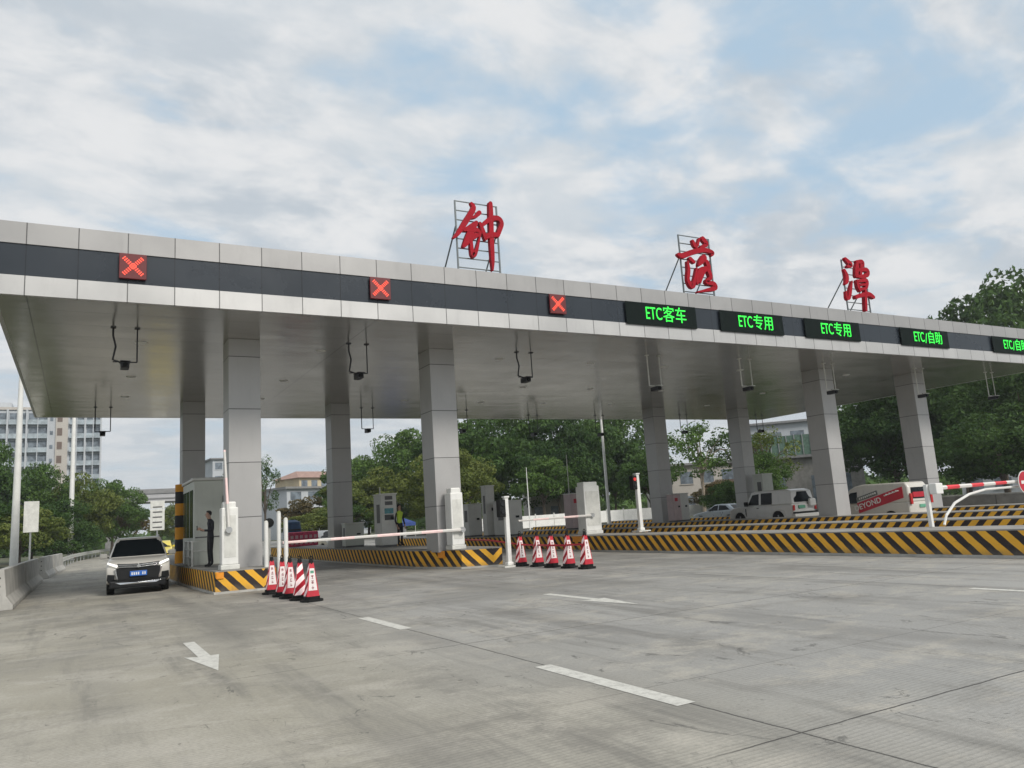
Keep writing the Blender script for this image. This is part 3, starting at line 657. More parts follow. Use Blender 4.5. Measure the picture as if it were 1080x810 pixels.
# ------------------------------------------------------------------ cones
def make_cone(style):
    t = thing('traffic_cone', '', 'traffic cone', (0, 0, 0))
    b = MB(); k = .12
    oc = [(-.24+k, -.24), (.24-k, -.24), (.24, -.24+k), (.24, .24-k), (.24-k, .24), (-.24+k, .24), (-.24, .24-k), (-.24, -.24+k)]
    b.prism(oc, 0, .05); MB_ = b.prism([(x*.72, y*.72) for x, y in oc], .05, .12)
    b.build('rubber_base', M_black, t, bevel=.012)
    b = MB()
    def hw(z): return .145-(z-.12)/(.74)*.095
    zz_ = [.12, .86]
    for a in range(4):
        ca, sa = math.cos(a*math.pi/2), math.sin(a*math.pi/2)
        q = [(-hw(.12), -hw(.12), .12), (hw(.12), -hw(.12), .12), (hw(.86), -hw(.86), .86), (-hw(.86), -hw(.86), .86)]
        b.add([(x*ca-y*sa, x*sa+y*ca, z) for x, y, z in q], [(0, 1, 2, 3)], 1 if (a == 0 and style) else 0, [[((p[2]-p[0]*.9+10), 0) for p in q]])
    b.build('cone_body', [M_conestr, mat('cone_red', (.48, .012, .03), .45, var=.12, vscale=6, dirt=.3)], t)
    MB().lathe([(.058, .84), (.045, .93), (.03, .96)], 10).build('handle_cap', M_black, t)
    MB().tube([(-.045, 0, .95), (-.02, 0, 1.01), (.02, 0, 1.01), (.045, 0, .95)], .012, 6).build('handle_loop', M_black, t)
    if style:
        q = [(-.088, 0, .25), (.088, 0, .25), (.046, 0, .74), (-.046, 0, .74)]
        qq = [(x*1.15, -hw(z)-.004, z) for x, y, z in q]+[(x*1.15, -hw(z)-.001, z) for x, y, z in q]
        MB().add(qq, [(0, 1, 2, 3), (7, 6, 5, 4), (0, 4, 5, 1), (1, 5, 6, 2), (2, 6, 7, 3), (3, 7, 4, 0)]).build('label_panel', mat('reflective_white', (.78, .72, .7), .35, var=.05), t)
        b = MB(); rr = random.Random(style)
        for g in range(4):                                    # rows of small faded characters
            zc = .66-.115*g
            if style == 2 and g == 0: continue
            for _ in range(4):
                dz = rr.uniform(-.035, .035); w2 = rr.uniform(.015, .032); b.box(-w2, w2, -hw(zc+dz)-.007, -hw(zc+dz)-.0045, zc+dz-.005, zc+dz+.005)
            dx = rr.uniform(-.012, .012); b.box(dx-.005, dx+.005, -hw(zc)-.0085, -hw(zc)-.0072, zc-.04, zc+.04)
        b.build('faded_print', mat('faded_print', (.30, .05, .07), .5, var=.2), t)
        if style == 2:
            MB().box(-.04, .04, -hw(.66)-.008, -hw(.66)-.0045, .61, .69).build('green_patch', mat('green_print', (.10, .30, .2), .5), t)
    return t
c1 = make_cone(1); c2 = make_cone(2); c0 = make_cone(0); PARK = []
ordn = ['first', 'second', 'third', 'fourth', 'fifth']
G1, G2 = 'cones beside the leftmost island', 'cones in a row by the second island'
specs = [(4.47, 21.6, c1, 0), (4.50, 20.5, c1, 0), (4.52, 19.75, c1, 0), (4.57, 18.95, c0, 0), (4.66, 18.25, c2, 0)]
labs = ['cone farthest back in the left row, half hidden by the others', 'second cone from the back in the left row, white printed face', 'middle cone of the left row with white printed face',
        'cone with bold diagonal stripes and no printed face, fourth of the left row', 'nearest cone of the left row, with a green patch on its white face']
used = set()
for (x, y, src, rz), lb in zip(specs, labs):
    if id(src) not in used:
        used.add(id(src)); src.location = (x, y, 0); src.rotation_euler = (0, 0, R(rnd.uniform(-8, 8))); src['label'] = lb; src['group'] = G1
    else: dup(src, lb, (x, y, 0), R(rnd.uniform(-8, 8)), G1)
for i, (x, y) in enumerate(((12.5, 22.35), (12.66, 21.55), (12.6, 20.6), (12.66, 19.75), (12.68, 18.85))):
    dup(c1, f'{["leftmost", "second", "middle", "fourth", "rightmost"][i]} cone {"from the left " if i in (1, 3) else ""}of the five beside the post with the signal head', (x, y, 0), R(rnd.uniform(-5, 5)), G2, (.97, .97, 1.1))
tp = thing('red_barrier_tape', 'thin red belt stretched from the cones back past the second column', 'barrier tape', (12.6, 18.9, 0))
MB().tube([(0.0, 0, .69), (.0, .9, .66), (-.08, 1.7, .66), (.05, 2.6, .66), (-.1, 3.4, .68), (.0, 5.8, .82), (.5, 12, .84)], .03, 6).build('belt', M_red, tp)

# ------------------------------------------------------------------ barriers and rails on the left
def jersey(x, y, rz, L, lab):
    t = thing('concrete_barrier', lab, 'concrete barrier', (x, y, 0), rz, 'concrete barriers along the left lane')
    pr = [(-.33, 0), (-.33, .12), (-.17, .36), (-.1, 1.08), (.1, 1.08), (.17, .36), (.33, .12), (.33, 0)]
    n = len(pr); vs = [(a, yy, z) for yy in (0, L) for a, z in pr]
    MB().add(vs, [tuple(range(n)), tuple(range(n, 2*n))[::-1]]+[(i, (i+1) % n, n+(i+1) % n, n+i) for i in range(n)]).build('barrier_block', M_barr, t, bevel=.015)
    b = MB()
    for z in (.42, .64, .86): b.lathe([(.028, -.006), (.028, .02)], 10, c=(.0, 0, z), axis='y')
    b.build('joint_holes', M_black, t)
    return t
jersey(-1.88, 25.4, R(0), 8.6, 'nearest and longest concrete barrier at the left picture edge')
jersey(-1.86, 34.1, R(-.3), 9.0, 'concrete barrier directly behind the nearest one')
jersey(-1.7, 46.5, R(-2), 6.0, 'small concrete barrier past the gap, before the guardrail')
jersey(-1.42, 53.0, R(-3), 6.0, 'last concrete barrier touching the guardrail')
t = thing('guardrail', 'grey steel crash guardrail curving right behind the concrete barriers', 'guardrail', (0, 59, 0))
gp = [(-1.15, 0), (-.9, 9), (-.45, 20), (.4, 31), (1.6, 42), (3.3, 53), (5.6, 66), (9, 80)]
b = MB()
for (ax, ay), (bx, by) in zip(gp, gp[1:]):
    for z0, z1, off in ((.48, .58, .05), (.58, .64, 0), (.64, .76, .05)):
        b.add([(ax+off, ay, z0), (bx+off, by, z0), (bx+off, by, z1), (ax+off, ay, z1), (ax+off-.03, ay, z0), (bx+off-.03, by, z0), (bx+off-.03, by, z1), (ax+off-.03, ay, z1)], [(0, 1, 2, 3), (7, 6, 5, 4), (0, 4, 5, 1), (3, 2, 6, 7)])
b.build('rail', M_whited, t)
for (ax, ay), (bx, by) in zip(gp, gp[1:]):
    for k in range(3):
        f = k/3; x, y = ax+(bx-ax)*f, ay+(by-ay)*f
        MB().box(x-.1, x-.03, y-.05, y+.05, 0, .74).build('rail_post', M_steel, t)
# ------------------------------------------------------------------ vehicles
M_carw = mat('silver_white_car_paint', (.50, .485, .445), .3, 0, var=.04, vscale=.8, coat=.5, dirt=.12)
M_pickw = mat('white_car_paint', (.68, .68, .66), .3, 0, var=.04, vscale=.8, coat=.5, dirt=.15)
M_vanw = mat('cream_van_paint', (.56, .54, .49), .35, 0, var=.05, vscale=.8, coat=.4, dirt=.2)
M_sed = mat('grey_car_paint', (.30, .33, .35), .3, .4, var=.04, coat=.6)
M_ycar = mat('yellow_car_paint', (.70, .55, .05), .35, 0, var=.04, coat=.5)
M_trim = mat('dark_car_trim', (.012, .013, .014), .5, var=.1, spec=.25)
M_chrome = mat('chrome', (.62, .63, .64), .15, .95, var=0)
M_rim = mat('alloy', (.30, .31, .32), .3, .8, var=.05)
M_plate = mat('blue_plate', (.03, .14, .5), .4, var=.1, vscale=20)
M_gplate = mat('green_plate', (.12, .36, .24), .4, var=.1, vscale=20)
M_head = mat('headlight', (.8, .82, .85), .1, var=0, emit=(1, .96, .85), estr=.55)
M_headoff = mat('headlight_glass', (.45, .47, .5), .08, var=0)
M_tail = mat('tail_light', (.42, .015, .015), .2, var=.1)

def arc(cy, r, n=9, z0=.3):
    """wheel arch notch, going towards +y along the bottom edge"""
    return [(cy-r*math.cos(math.pi*k/(n-1)), z0+max(0, r*math.sin(math.pi*k/(n-1)))) for k in range(n)]
def side_solid(poly, W, er=.05, tum=0.0, zt=.9, name='body', m=None, parent=None, bevel=.04, slices=(-1, -.86, -.6, -.25, .25, .6, .86, 1)):
    """side silhouette (y,z) swept across the width with rounded plan corners and tumblehome"""
    ym = (min(p[0] for p in poly)+max(p[0] for p in poly))/2; hl = (max(p[0] for p in poly)-min(p[0] for p in poly))/2
    n = len(poly); vs = []
    for s in slices:
        for y, z in poly:
            half = W/2-max(0, z-zt)*tum-max(0, .45-z)*.08
            q = ((y-ym)/hl); k = 1-er*abs(s)**3.2*abs(q)**6
            vs.append((s*half, ym+(y-ym)*k, z))
    fs = [tuple(range(n))[::-1], tuple((len(slices)-1)*n+i for i in range(n))]
    for j in range(len(slices)-1):
        fs += [(j*n+i, j*n+(i+1) % n, (j+1)*n+(i+1) % n, (j+1)*n+i) for i in range(n)]
    b = MB(); b.add(vs, fs)
    return b.build(name, m, parent, bevel=bevel, smooth=True, seg=3, ang=32)
def side_win(pts, W, tum, zt, name, m, parent, out=.006):
    for s in (-1, 1):
        q = [(s*(W/2-max(0, z-zt)*tum+out), y, z) for y, z in pts]+[(s*(W/2-max(0, z-zt)*tum-.02), y, z) for y, z in pts]
        n = len(pts)
        MB().add(q, [tuple(range(n)), tuple(range(n, 2*n))[::-1]]+[(i, (i+1) % n, n+(i+1) % n, n+i) for i in range(n)]).build(name, m, parent)
def cross_win(a, b, wa, wb, name, m, parent, out=.008):
    """pane across the car between (y,z) points a (bottom) and b (top), half widths wa, wb"""
    dy, dz = b[0]-a[0], b[1]-a[1]; L = math.hypot(dy, dz); s = 1 if a[0] > 0 else -1
    ny, nz = (dz/L, -dy/L) if s > 0 else (-dz/L, dy/L)
    vs = []
    for o in (out, -.02):
        for (y, z), w in ((a, wa), (b, wb)):
            for x in (-w, -w*.5, 0, w*.5, w): vs.append((x, y+ny*o-s*.035*(x/w)**2, z+nz*o))
    f = [(i, i+1, i+6, i+5) for i in range(4)]+[(i+10, i+15, i+16, i+11) for i in range(4)]+[(0, 10, 11, 1), (1, 11, 12, 2), (2, 12, 13, 3), (3, 13, 14, 4), (5, 6, 16, 15), (6, 7, 17, 16), (7, 8, 18, 17), (8, 9, 19, 18), (0, 5, 15, 10), (4, 14, 19, 9)]
    MB().add(vs, f).build(name, m, parent)
def wheels(par, ys, W, r, tw=.22):
    for y in ys:
        for s in (-1, 1):
            x = s*(W/2-tw/2-.01)
            w = MB().lathe([(r*.62, -tw/2), (r*.96, -tw/2), (r, -tw/2+.03), (r, tw/2-.03), (r*.96, tw/2), (r*.62, tw/2)], 24, axis='x').build('wheel', M_black, par, loc=(x, y, r), smooth=True)
            b = MB().lathe([(r*.6, -.02), (r*.6, .02)], 20, axis='x', c=(s*(tw/2-.03), 0, 0))
            for k in range(5):
                a = k*2*math.pi/5; c_, s_ = math.cos(a), math.sin(a); p = [(-.03, .04), (.03, .04), (.045, r*.56), (-.045, r*.56)]
                q = [(xx, u*c_-v*s_, u*s_+v*c_) for xx in (s*(tw/2-.01), s*(tw/2+.006)) for u, v in p]
                b.add(q, [(0, 1, 2, 3), (7, 6, 5, 4), (0, 4, 5, 1), (1, 5, 6, 2), (2, 6, 7, 3), (3, 7, 4, 0)])
            b.build('rim', M_rim, w)
def well(par, ys, W, r):
    b = MB()
    for y in ys: b.box(-W/2+.03, W/2-.03, y-r, y+r, .3, r*1.95)
    b.build('wheel_well', M_trim, par)

# oncoming SUV (front is local +y, turned to face the camera)
W = 1.8
suv = thing('suv', 'silver white SUV with headlights on driving towards the camera in the left lane', 'car', (1.72, 29.5, 0), R(180-3)); suv.scale = (1, 1, 1.03)
low = [(-2.3, .42), (-2.34, .75), (-2.28, 1.08), (.92, 1.08), (1.3, 1.06), (1.95, .985), (2.2, .90), (2.31, .78), (2.34, .55), (2.26, .36), (1.9, .28)]
low = [(-2.3, .42), (-2.34, .75), (-2.28, 1.08), (.92, 1.08), (1.3, 1.06), (1.95, .985), (2.2, .90), (2.31, .78), (2.34, .55), (2.26, .36)]+[p for p in reversed(arc(1.42, .4))]+[p for p in reversed(arc(-1.27, .4))]
side_solid(low, W, .07, .12, .8, 'body', M_carw, suv, .05)
gh = [(-2.2, 1.07), (-1.95, 1.58), (-1.2, 1.67), (0, 1.68), (.32, 1.62), (1.05, 1.07)]
side_solid(gh, W-.06, .03, .34, 1.05, 'cabin', M_carw, suv, .05)
for w in ([(.72, 1.12), (.2, 1.54), (-.2, 1.58), (-.2, 1.12)], [(-.28, 1.12), (-.28, 1.58), (-1.0, 1.58), (-1.15, 1.12)], [(-1.25, 1.14), (-1.1, 1.57), (-1.8, 1.52), (-1.95, 1.2)]):
    side_win(w, W-.06, .34, 1.05, 'side_window', M_glass, suv)
cross_win((1.02, 1.10), (.36, 1.60), .80, .64, 'windscreen', M_glass, suv)
cross_win((-2.18, 1.12), (-1.98, 1.54), .74, .62, 'rear_window', M_glass, suv)
wheels(suv, (1.42, -1.27), W, .35); well(suv, (1.42, -1.27), W, .38)
F = lambda x0, x1, z0, z1, y, m, nm, par=suv, bev=.012, t=.05: MB().box(x0, x1, y-t, y, z0, z1).build(nm, m, par, bevel=bev)
def fpoly(pts, y, m, nm, t=.06, par=suv, bev=.01, curve=.10):
    n = len(pts); g = lambda x: y-curve*(abs(x)/.9)**2.4
    MB().add([(x, g(x), z) for x, z in pts]+[(x, g(x)-t, z) for x, z in pts], [tuple(range(n)), tuple(range(n, 2*n))[::-1]]+[(i, (i+1) % n, n+(i+1) % n, n+i) for i in range(n)]).build(nm, m, par, bevel=bev)
fpoly([(-.60, .92), (-.3, .90), (0, .89), (.3, .90), (.60, .92), (.54, .79), (0, .75), (-.54, .79)], 2.36, M_trim, 'upper_grille')
for z in (.80, .855): fpoly([(-.56, z+.035), (0, z+.0), (.56, z+.035), (.56, z+.012), (0, z-.022), (-.56, z+.012)], 2.385, M_chrome, 'grille_bar', .03, bev=.004)
fpoly([(-.62, .79), (.62, .79), (.60, .62), (.56, .46), (.66, .38), (-.66, .38), (-.56, .46), (-.60, .62)], 2.375, M_trim, 'lower_grille')
for s in (-1, 1):
    q = [(s*.57, .87), (s*.86, .98), (s*.88, .92), (s*.60, .80)]
    fpoly(q if s > 0 else q[::-1], 2.375, M_head, 'headlight', .1, curve=.17)
    q = [(s*.64, .78), (s*.67, .78), (s*.60, .48), (s*.57, .48)]
    fpoly(q if s > 0 else q[::-1], 2.395, M_chrome, 'chrome_strip', .05, bev=.004)
    q = [(s*.66, .60), (s*.86, .62), (s*.88, .44), (s*.66, .44)]
    fpoly(q if s > 0 else q[::-1], 2.395, M_trim, 'fog_lamp_recess', .06, curve=.17)
    mm = MB().box(s*.90 if s > 0 else s*1.13, s*1.13 if s > 0 else s*.90, .62, .75, 1.06, 1.22).build('wing_mirror', M_carw, suv, bevel=.04)
    MB().box(min(s*.84, s*.93), max(s*.84, s*.93), .66, .72, 1.07, 1.11).build('mirror_arm', M_trim, mm)
fpoly([(-.66, .375), (0, .35), (.66, .375), (.5, .30), (-.5, .30)], 2.385, M_chrome, 'skid_plate', .1)
fpoly([(-.86, .46), (.86, .46), (.84, .375), (0, .36), (-.84, .375)], 2.375, M_trim, 'bumper_lip', .1, curve=.14)
F(-.24, .24, .53, .68, 2.41, M_plate, 'number_plate')
MB().box(-.80, .80, 1.95, 2.33, .20, .42).build('lower_bumper', M_trim, suv, bevel=.04)
b = MB()
for k in range(7):
    if k != 2: b.box(-.20+k*.06, -.165+k*.06, 2.405, 2.413, .565, .645)
b.build('plate_characters', M_white, suv)
fpoly([(-.055, .80), (0, .90), (.055, .80), (0, .77)], 2.405, M_chrome, 'badge', .02, bev=.004)
for s in (-1, 1): MB().tube([(s*.62, .1, 1.69), (s*.64, -.6, 1.715), (s*.62, -1.6, 1.68)], .018, 6).build('roof_rail', M_steel, suv)

# boxy pickup-like SUV, tail towards us
W = 1.86
pk = thing('suv', 'boxy white off road SUV seen from its rear left side in the right lanes', 'car', (34.55, 32.15, 0), 0); pk.scale = (1, 1, 1.06)
low = [(-2.42, .55), (-2.42, 1.18), (1.1, 1.18), (1.5, 1.17), (2.15, 1.10), (2.36, .98), (2.42, .6), (2.36, .45)]+[p for p in reversed(arc(1.5, .5, z0=.42))]+[p for p in reversed(arc(-1.35, .5, z0=.42))]
side_solid(low, W, .03, .05, .9, 'body', M_pickw, pk, .05)
side_solid([(-2.4, 1.17), (-2.3, 1.86), (-1.9, 1.95), (.35, 1.95), (.62, 1.88), (1.08, 1.17)], W-.06, .02, .16, 1.15, 'cabin', M_pickw, pk, .06)
side_win([(.85, 1.22), (.5, 1.76), (.02, 1.80), (.02, 1.22)], W-.06, .16, 1.15, 'side_window', M_glass, pk)
side_win([(-.14, 1.22), (-.14, 1.82), (-.95, 1.82), (-.95, 1.22)], W-.06, .16, 1.15, 'side_window', M_glass, pk)
cross_win((1.05, 1.22), (.64, 1.84), .78, .68, 'windscreen', M_glass, pk)
cross_win((-2.40, 1.27), (-2.31, 1.80), .72, .66, 'rear_window', M_glass, pk)
wheels(pk, (1.5, -1.35), W, .42, .26); well(pk, (1.5, -1.35), W, .44)
for y in (1.5, -1.35):
    for s in (-1, 1):
        b = MB(); pa = [(-y*0+y-.56*math.cos(math.pi*k/10), .42+.56*math.sin(math.pi*k/10)) for k in range(11)]; pb = [(y-.47*math.cos(math.pi*k/10), .42+.47*math.sin(math.pi*k/10)) for k in range(11)]
        vs = [(s*(W/2+.03), a, z) for a, z in pa+pb]+[(s*(W/2-.06), a, z) for a, z in pa+pb]
        fs = []
        for k in range(10): fs += [(k, k+1, 12+k, 11+k), (22+k, 33+k, 34+k, 23+k), (k, 22+k, 23+k, k+1), (11+k, 12+k, 34+k, 33+k)]
        b.add(vs, fs); b.build('arch_flare', M_pickw, pk)
MB().box(-.5, .0, -2.47, -2.42, .95, 1.10).build('number_plate', M_gplate, pk)
MB().box(-.95, .95, -2.56, -2.40, .50, .68).build('bumper', M_pickw, pk, bevel=.03)
MB().box(-.92, .92, -2.50, -2.38, .70, .78).build('bumper_step', M_trim, pk, bevel=.01)
for s in (-1, 1):
    MB().box(min(s*.78, s*.92), max(s*.78, s*.92), -2.45, -2.41, .85, 1.12).build('tail_light', M_tail, pk, bevel=.01)
    MB().box(min(s*.9, s*1.12), max(s*.9, s*1.12), .80, .95, 1.18, 1.42).build('wing_mirror', M_trim, pk, bevel=.03)
    MB().box(min(s*.925, s*.94), max(s*.925, s*.94), .98, 1.04, .62, 1.05).build('side_vent', M_trim, pk)
    MB().box(min(s*.925, s*.945), max(s*.925, s*.945), .02, .16, 1.03, 1.07).build('door_handle', M_trim, pk)
MB().box(.25, .75, -2.62, -2.44, 1.02, 1.42).build('spare_wheel_cover', M_pickw, pk, bevel=.08)

# cream van with advertising
W = 1.72
vn = thing('van', 'cream delivery van with slanted red advertising banner on its side', 'van', (34.5, 25.1, 0), 0)
low = [(-2.2, .35), (-2.24, .9), (-2.22, 1.05), (1.75, 1.05), (2.15, .9), (2.26, .7), (2.28, .45), (2.2, .32)]+[p for p in reversed(arc(1.4, .38))]+[p for p in reversed(arc(-1.15, .38))]
side_solid(low, W, .04, .05, .8, 'body', M_vanw, vn, .05)
side_solid([(-2.22, 1.04), (-2.16, 1.75), (-2.0, 1.98), (.3, 2.0), (.75, 1.93), (1.05, 1.8), (1.82, 1.04)], W-.02, .03, .13, 1.0, 'upper_body', M_vanw, vn, .07)
side_win([(1.55, 1.1), (1.0, 1.62), (.62, 1.66), (.62, 1.1)], W-.02, .13, 1.0, 'side_window', M_glass, vn)
cross_win((1.78, 1.1), (1.1, 1.76), .76, .66, 'windscreen', M_glass, vn)
cross_win((-2.225, 1.2), (-2.17, 1.72), .66, .58, 'rear_window', M_glass, vn)
wheels(vn, (1.4, -1.15), W, .33, .2); well(vn, (1.4, -1.15), W, .36)
def side_banner(par, pts, m, nm, W, tum, zt, out, side=-1):
    q = [(side*(W/2-max(0, z-zt)*tum+out), y, z) for y, z in pts]+[(side*(W/2-max(0, z-zt)*tum-.01), y, z) for y, z in pts]; n = len(pts)
    return MB().add(q, [tuple(range(n)), tuple(range(n, 2*n))[::-1]]+[(i, (i+1) % n, n+(i+1) % n, n+i) for i in range(n)]).build(nm, m, par)
side_banner(vn, [(.55, .62), (.62, 1.12), (-1.85, 1.78), (-1.9, 1.26)], M_red, 'red_banner', W, .10, .9, .022)
side_banner(vn, [(.62, 1.18), (.65, 1.38), (-.5, 1.68), (-.55, 1.48)], mat('banner_grey', (.12, .13, .12), .5, var=.2), 'grey_banner', W, .10, .9, .022)
tx = text_mesh('DEYOND', .37, M_white, 'banner_lettering', .004, .005, 'CENTER', 1.0); tx.parent = vn
tx.matrix_local = Matrix.Translation((-W/2-.028+.015, .02-.0, 1.03)) @ Matrix.Rotation(R(-90), 4, 'Z') @ Matrix.Rotation(R(90-3), 4, 'X') @ Matrix.Rotation(R(15), 4, 'Z')
b = MB()
for k in range(9):
    y = -.95-k*.09; z = 1.38+k*.024
    b.box(-W/2-.02, -W/2+.02, y-.03, y+.03, z, z+.05+.03*(k % 2))
b.build('small_banner_print', M_white, vn)
b = MB()
for k in range(9):
    y = .45-k*.11; z = 1.27+k*.029
    b.box(-W/2-.006, -W/2+.05, y-.03, y+.02, z, z+.1)
b.build('small_banner_print', M_whited, vn)
for s in (-1, 1):
    MB().box(min(s*.68, s*.83), max(s*.68, s*.83), -2.275, -2.2, .95, 1.45).build('tail_light', M_tail, vn, bevel=.01)
    MB().box(min(s*.84, s*1.04), max(s*.84, s*1.04), 1.45, 1.55, 1.12, 1.38).build('wing_mirror', M_trim, vn, bevel=.02)
MB().box(-.6, .2, -2.262, -2.22, 1.26, 1.5).build('red_rear_notice', M_red, vn)
MB().box(-.22, .22, -2.275, -2.23, .78, .92).build('number_plate', M_gplate, vn)
MB().box(-.82, .82, -2.34, -2.2, .34, .56).build('bumper', M_vanw, vn, bevel=.03)
MB().box(-W/2-.012, -W/2+.02, 1.5, 1.95, .62, .95).build('red_front_notice', M_red, vn)

def sedan(loc, rz, label, m, grp=None):
    W = 1.8; t = thing('sedan', label, 'car', loc, rz, grp)
    low = [(-2.25, .45), (-2.28, .8), (-2.15, .98), (.95, .97), (1.8, .85), (2.2, .72), (2.28, .5), (2.2, .32)]+[p for p in reversed(arc(1.4, .36))]+[p for p in reversed(arc(-1.3, .36))]
    side_solid(low, W, .06, .1, .7, 'body', m, t, .05)
    side_solid([(-1.85, .96), (-1.1, 1.38), (-.5, 1.45), (.1, 1.42), (.95, .96)], W-.08, .02, .36, .95, 'cabin', m, t, .05)
    side_win([(.72, 1.0), (.12, 1.34), (-.25, 1.37), (-.25, 1.0)], W-.08, .36, .95, 'side_window', M_glass, t)
    side_win([(-.33, 1.0), (-.33, 1.37), (-.95, 1.33), (-1.4, 1.02)], W-.08, .36, .95, 'side_window', M_glass, t)
    cross_win((.9, .99), (.16, 1.38), .76, .62, 'windscreen', M_glass, t); cross_win((-1.78, 1.0), (-1.14, 1.36), .72, .6, 'rear_window', M_glass, t)
    wheels(t, (1.4, -1.3), W, .32, .2); well(t, (1.4, -1.3), W, .35)
    for s in (-1, 1):
        MB().box(min(s*.62, s*.86), max(s*.62, s*.86), 2.12, 2.2, .62, .76).build('headlight', M_headoff, t, bevel=.02)
        MB().box(min(s*.62, s*.86), max(s*.62, s*.86), -2.29, -2.2, .7, .86).build('tail_light', M_tail, t, bevel=.02)
        MB().box(min(s*.86, s*1.02), max(s*.86, s*1.02), .5, .62, .98, 1.1).build('wing_mirror', m, t, bevel=.02)
    return t
sedan((41.5, 43.2, 0), R(4), 'grey sedan beyond the third rear column, heading away to the left', M_sed)
sedan((5.0, 62, 0), R(172), 'bright yellow car just behind the silver white SUV', M_ycar)
sedan((13.9, 50.5, 0), R(190), 'pale car half hidden behind the second rear column', M_carw)

# parked scooter by the second island
sc = thing('motor_scooter', 'small motor scooter with a red box left of the tall ticket machine', 'scooter', (13.3, 42.5, 0), R(150))
for y in (-.6, .6): MB().lathe([(.14, -.05), (.24, -.05), (.26, 0), (.24, .05), (.14, .05)], 18, axis='x').build('wheel', M_black, sc, loc=(0, y, .26), smooth=True)
MB().box(-.14, .14, -.75, -.05, .42, .72).build('body', M_trim, sc, bevel=.06); MB().box(-.13, .13, -.6, .05, .72, .84).build('seat', M_black, sc, bevel=.04)
MB().box(-.12, .12, -.05, .4, .28, .36).build('floorboard', M_grey, sc, bevel=.02); MB().box(-.18, .18, .38, .46, .3, .98).build('leg_shield', M_whited, sc, bevel=.03)
MB().tube([(0, .6, .26), (0, .45, 1.02), (0, .42, 1.08)], .03, 8).build('fork', M_grey, sc); MB().tube([(-.32, .36, 1.1), (0, .42, 1.08), (.32, .36, 1.1)], .018, 6).build('handlebar', M_black, sc)
MB().box(-.2, .2, -.95, -.6, .85, 1.2).build('top_box', M_red, sc, bevel=.03)

# ------------------------------------------------------------------ people
def person(loc, rz, label, joints, edges, skin_m, parts, root=0):
    """one continuous skinned body; clothing colours by height on the same mesh"""
    me = bpy.data.meshes.new('person'); me.from_pydata([j[:3] for j in joints], edges, []); me.update()
    o = bpy.data.objects.new('person', me); col.objects.link(o)
    sm = o.modifiers.new('skin', 'SKIN')
    if not me.skin_vertices:
        bpy.context.view_layer.objects.active = o
    sv = me.skin_vertices[0].data if me.skin_vertices else None
    if sv:
        for i, j in enumerate(joints): sv[i].radius = (j[3], j[4] if len(j) > 4 else j[3]); sv[i].use_root = (i == root)
    s2 = o.modifiers.new('sub', 'SUBSURF'); s2.levels = 2; s2.render_levels = 2
    dg = bpy.context.evaluated_depsgraph_get(); dg.update()
    me2 = bpy.data.meshes.new_from_object(o.evaluated_get(dg)); bpy.data.objects.remove(o)
    o = bpy.data.objects.new('person', me2); col.objects.link(o); o.location = loc; o.rotation_euler = (0, 0, rz)
    me2.materials.clear()
    for m in parts['mats']: me2.materials.append(m)
    for p in me2.polygons: p.material_index = parts['pick'](p.center); p.use_smooth = True
    tag(o, label, 'person')
    return o
M_skin = mat('skin', (.42, .26, .19), .55, var=.05); M_hair = mat('black_hair', (.012, .011, .01), .6)
M_clothd = mat('dark_uniform', (.02, .022, .03), .8, var=.2, vscale=8); M_cloth2 = mat('black_trousers', (.015, .015, .018), .85, var=.2, vscale=8)
M_vest = mat('yellow_vest', (.45, .62, .05), .6, var=.1); M_shoe = mat('black_shoes', (.01, .01, .01), .5)
def body(pose):
    # faces local -y; head bowed when pose == 'phone'
    hb = -.07 if pose == 'phone' else -.01
    J = [(0, 0, .95, .135, .10), (0, .0, 1.12, .13, .09), (0, .01, 1.30, .155, .10), (0, .01, 1.44, .10, .075), (0, hb*.4, 1.52, .048), (0, hb, 1.60, .072, .082), (0, hb*1.1, 1.70, .075, .088), (0, hb, 1.765, .045),
         (.09, 0, .86, .088), (.10, -.01, .50, .058), (.105, .03, .12, .042), (.11, -.03, .045, .04), (.115, -.14, .035, .036),
         (-.09, 0, .86, .088), (-.10, -.02, .50, .058), (-.105, .0, .12, .042), (-.11, -.05, .045, .04), (-.115, -.16, .035, .036)]
    E = [(0, 1), (1, 2), (2, 3), (3, 4), (4, 5), (5, 6), (6, 7), (0, 8), (8, 9), (9, 10), (10, 11), (11, 12), (0, 13), (13, 14), (14, 15), (15, 16), (16, 17)]
    for s in (1, -1):
        k = len(J)
        if pose == 'phone' : J += [(s*.175, .01, 1.42, .055), (s*.215, .02, 1.16, .042), (s*.10, -.25, 1.17, .033), (s*.05, -.32, 1.22, .028)]
        else: J += [(s*.175, .01, 1.42, .055), (s*.235, .02, 1.14, .042), (s*.22, -.08, .90, .032), (s*.21, -.11, .80, .03)]
        E += [(3, k), (k, k+1), (k+1, k+2), (k+2, k+3)]
    return J, E
def hands(o, ends):
    for s, (x, y, z), up_ in ends:
        b = MB(); b.box(x-.012, x+.012, y-.05, y+.01, z-.035, z+.03)
        for f, l in enumerate((.06, .07, .066, .05)):
            zz0 = z-.03+f*.018; b.tube([(x, y-.045, zz0), (x-s*.006, y-.045-l*.55, zz0), (x-s*.02, y-.045-l*.9, zz0-.004)], [.009, .008, .006], 6)
        b.tube([(x, y-.01, z+.03), (x-s*.02, y-.04, z+.05), (x-s*.025, y-.07, z+.05)], [.011, .009, .007], 6)
        b.build('hand', M_skin, o)
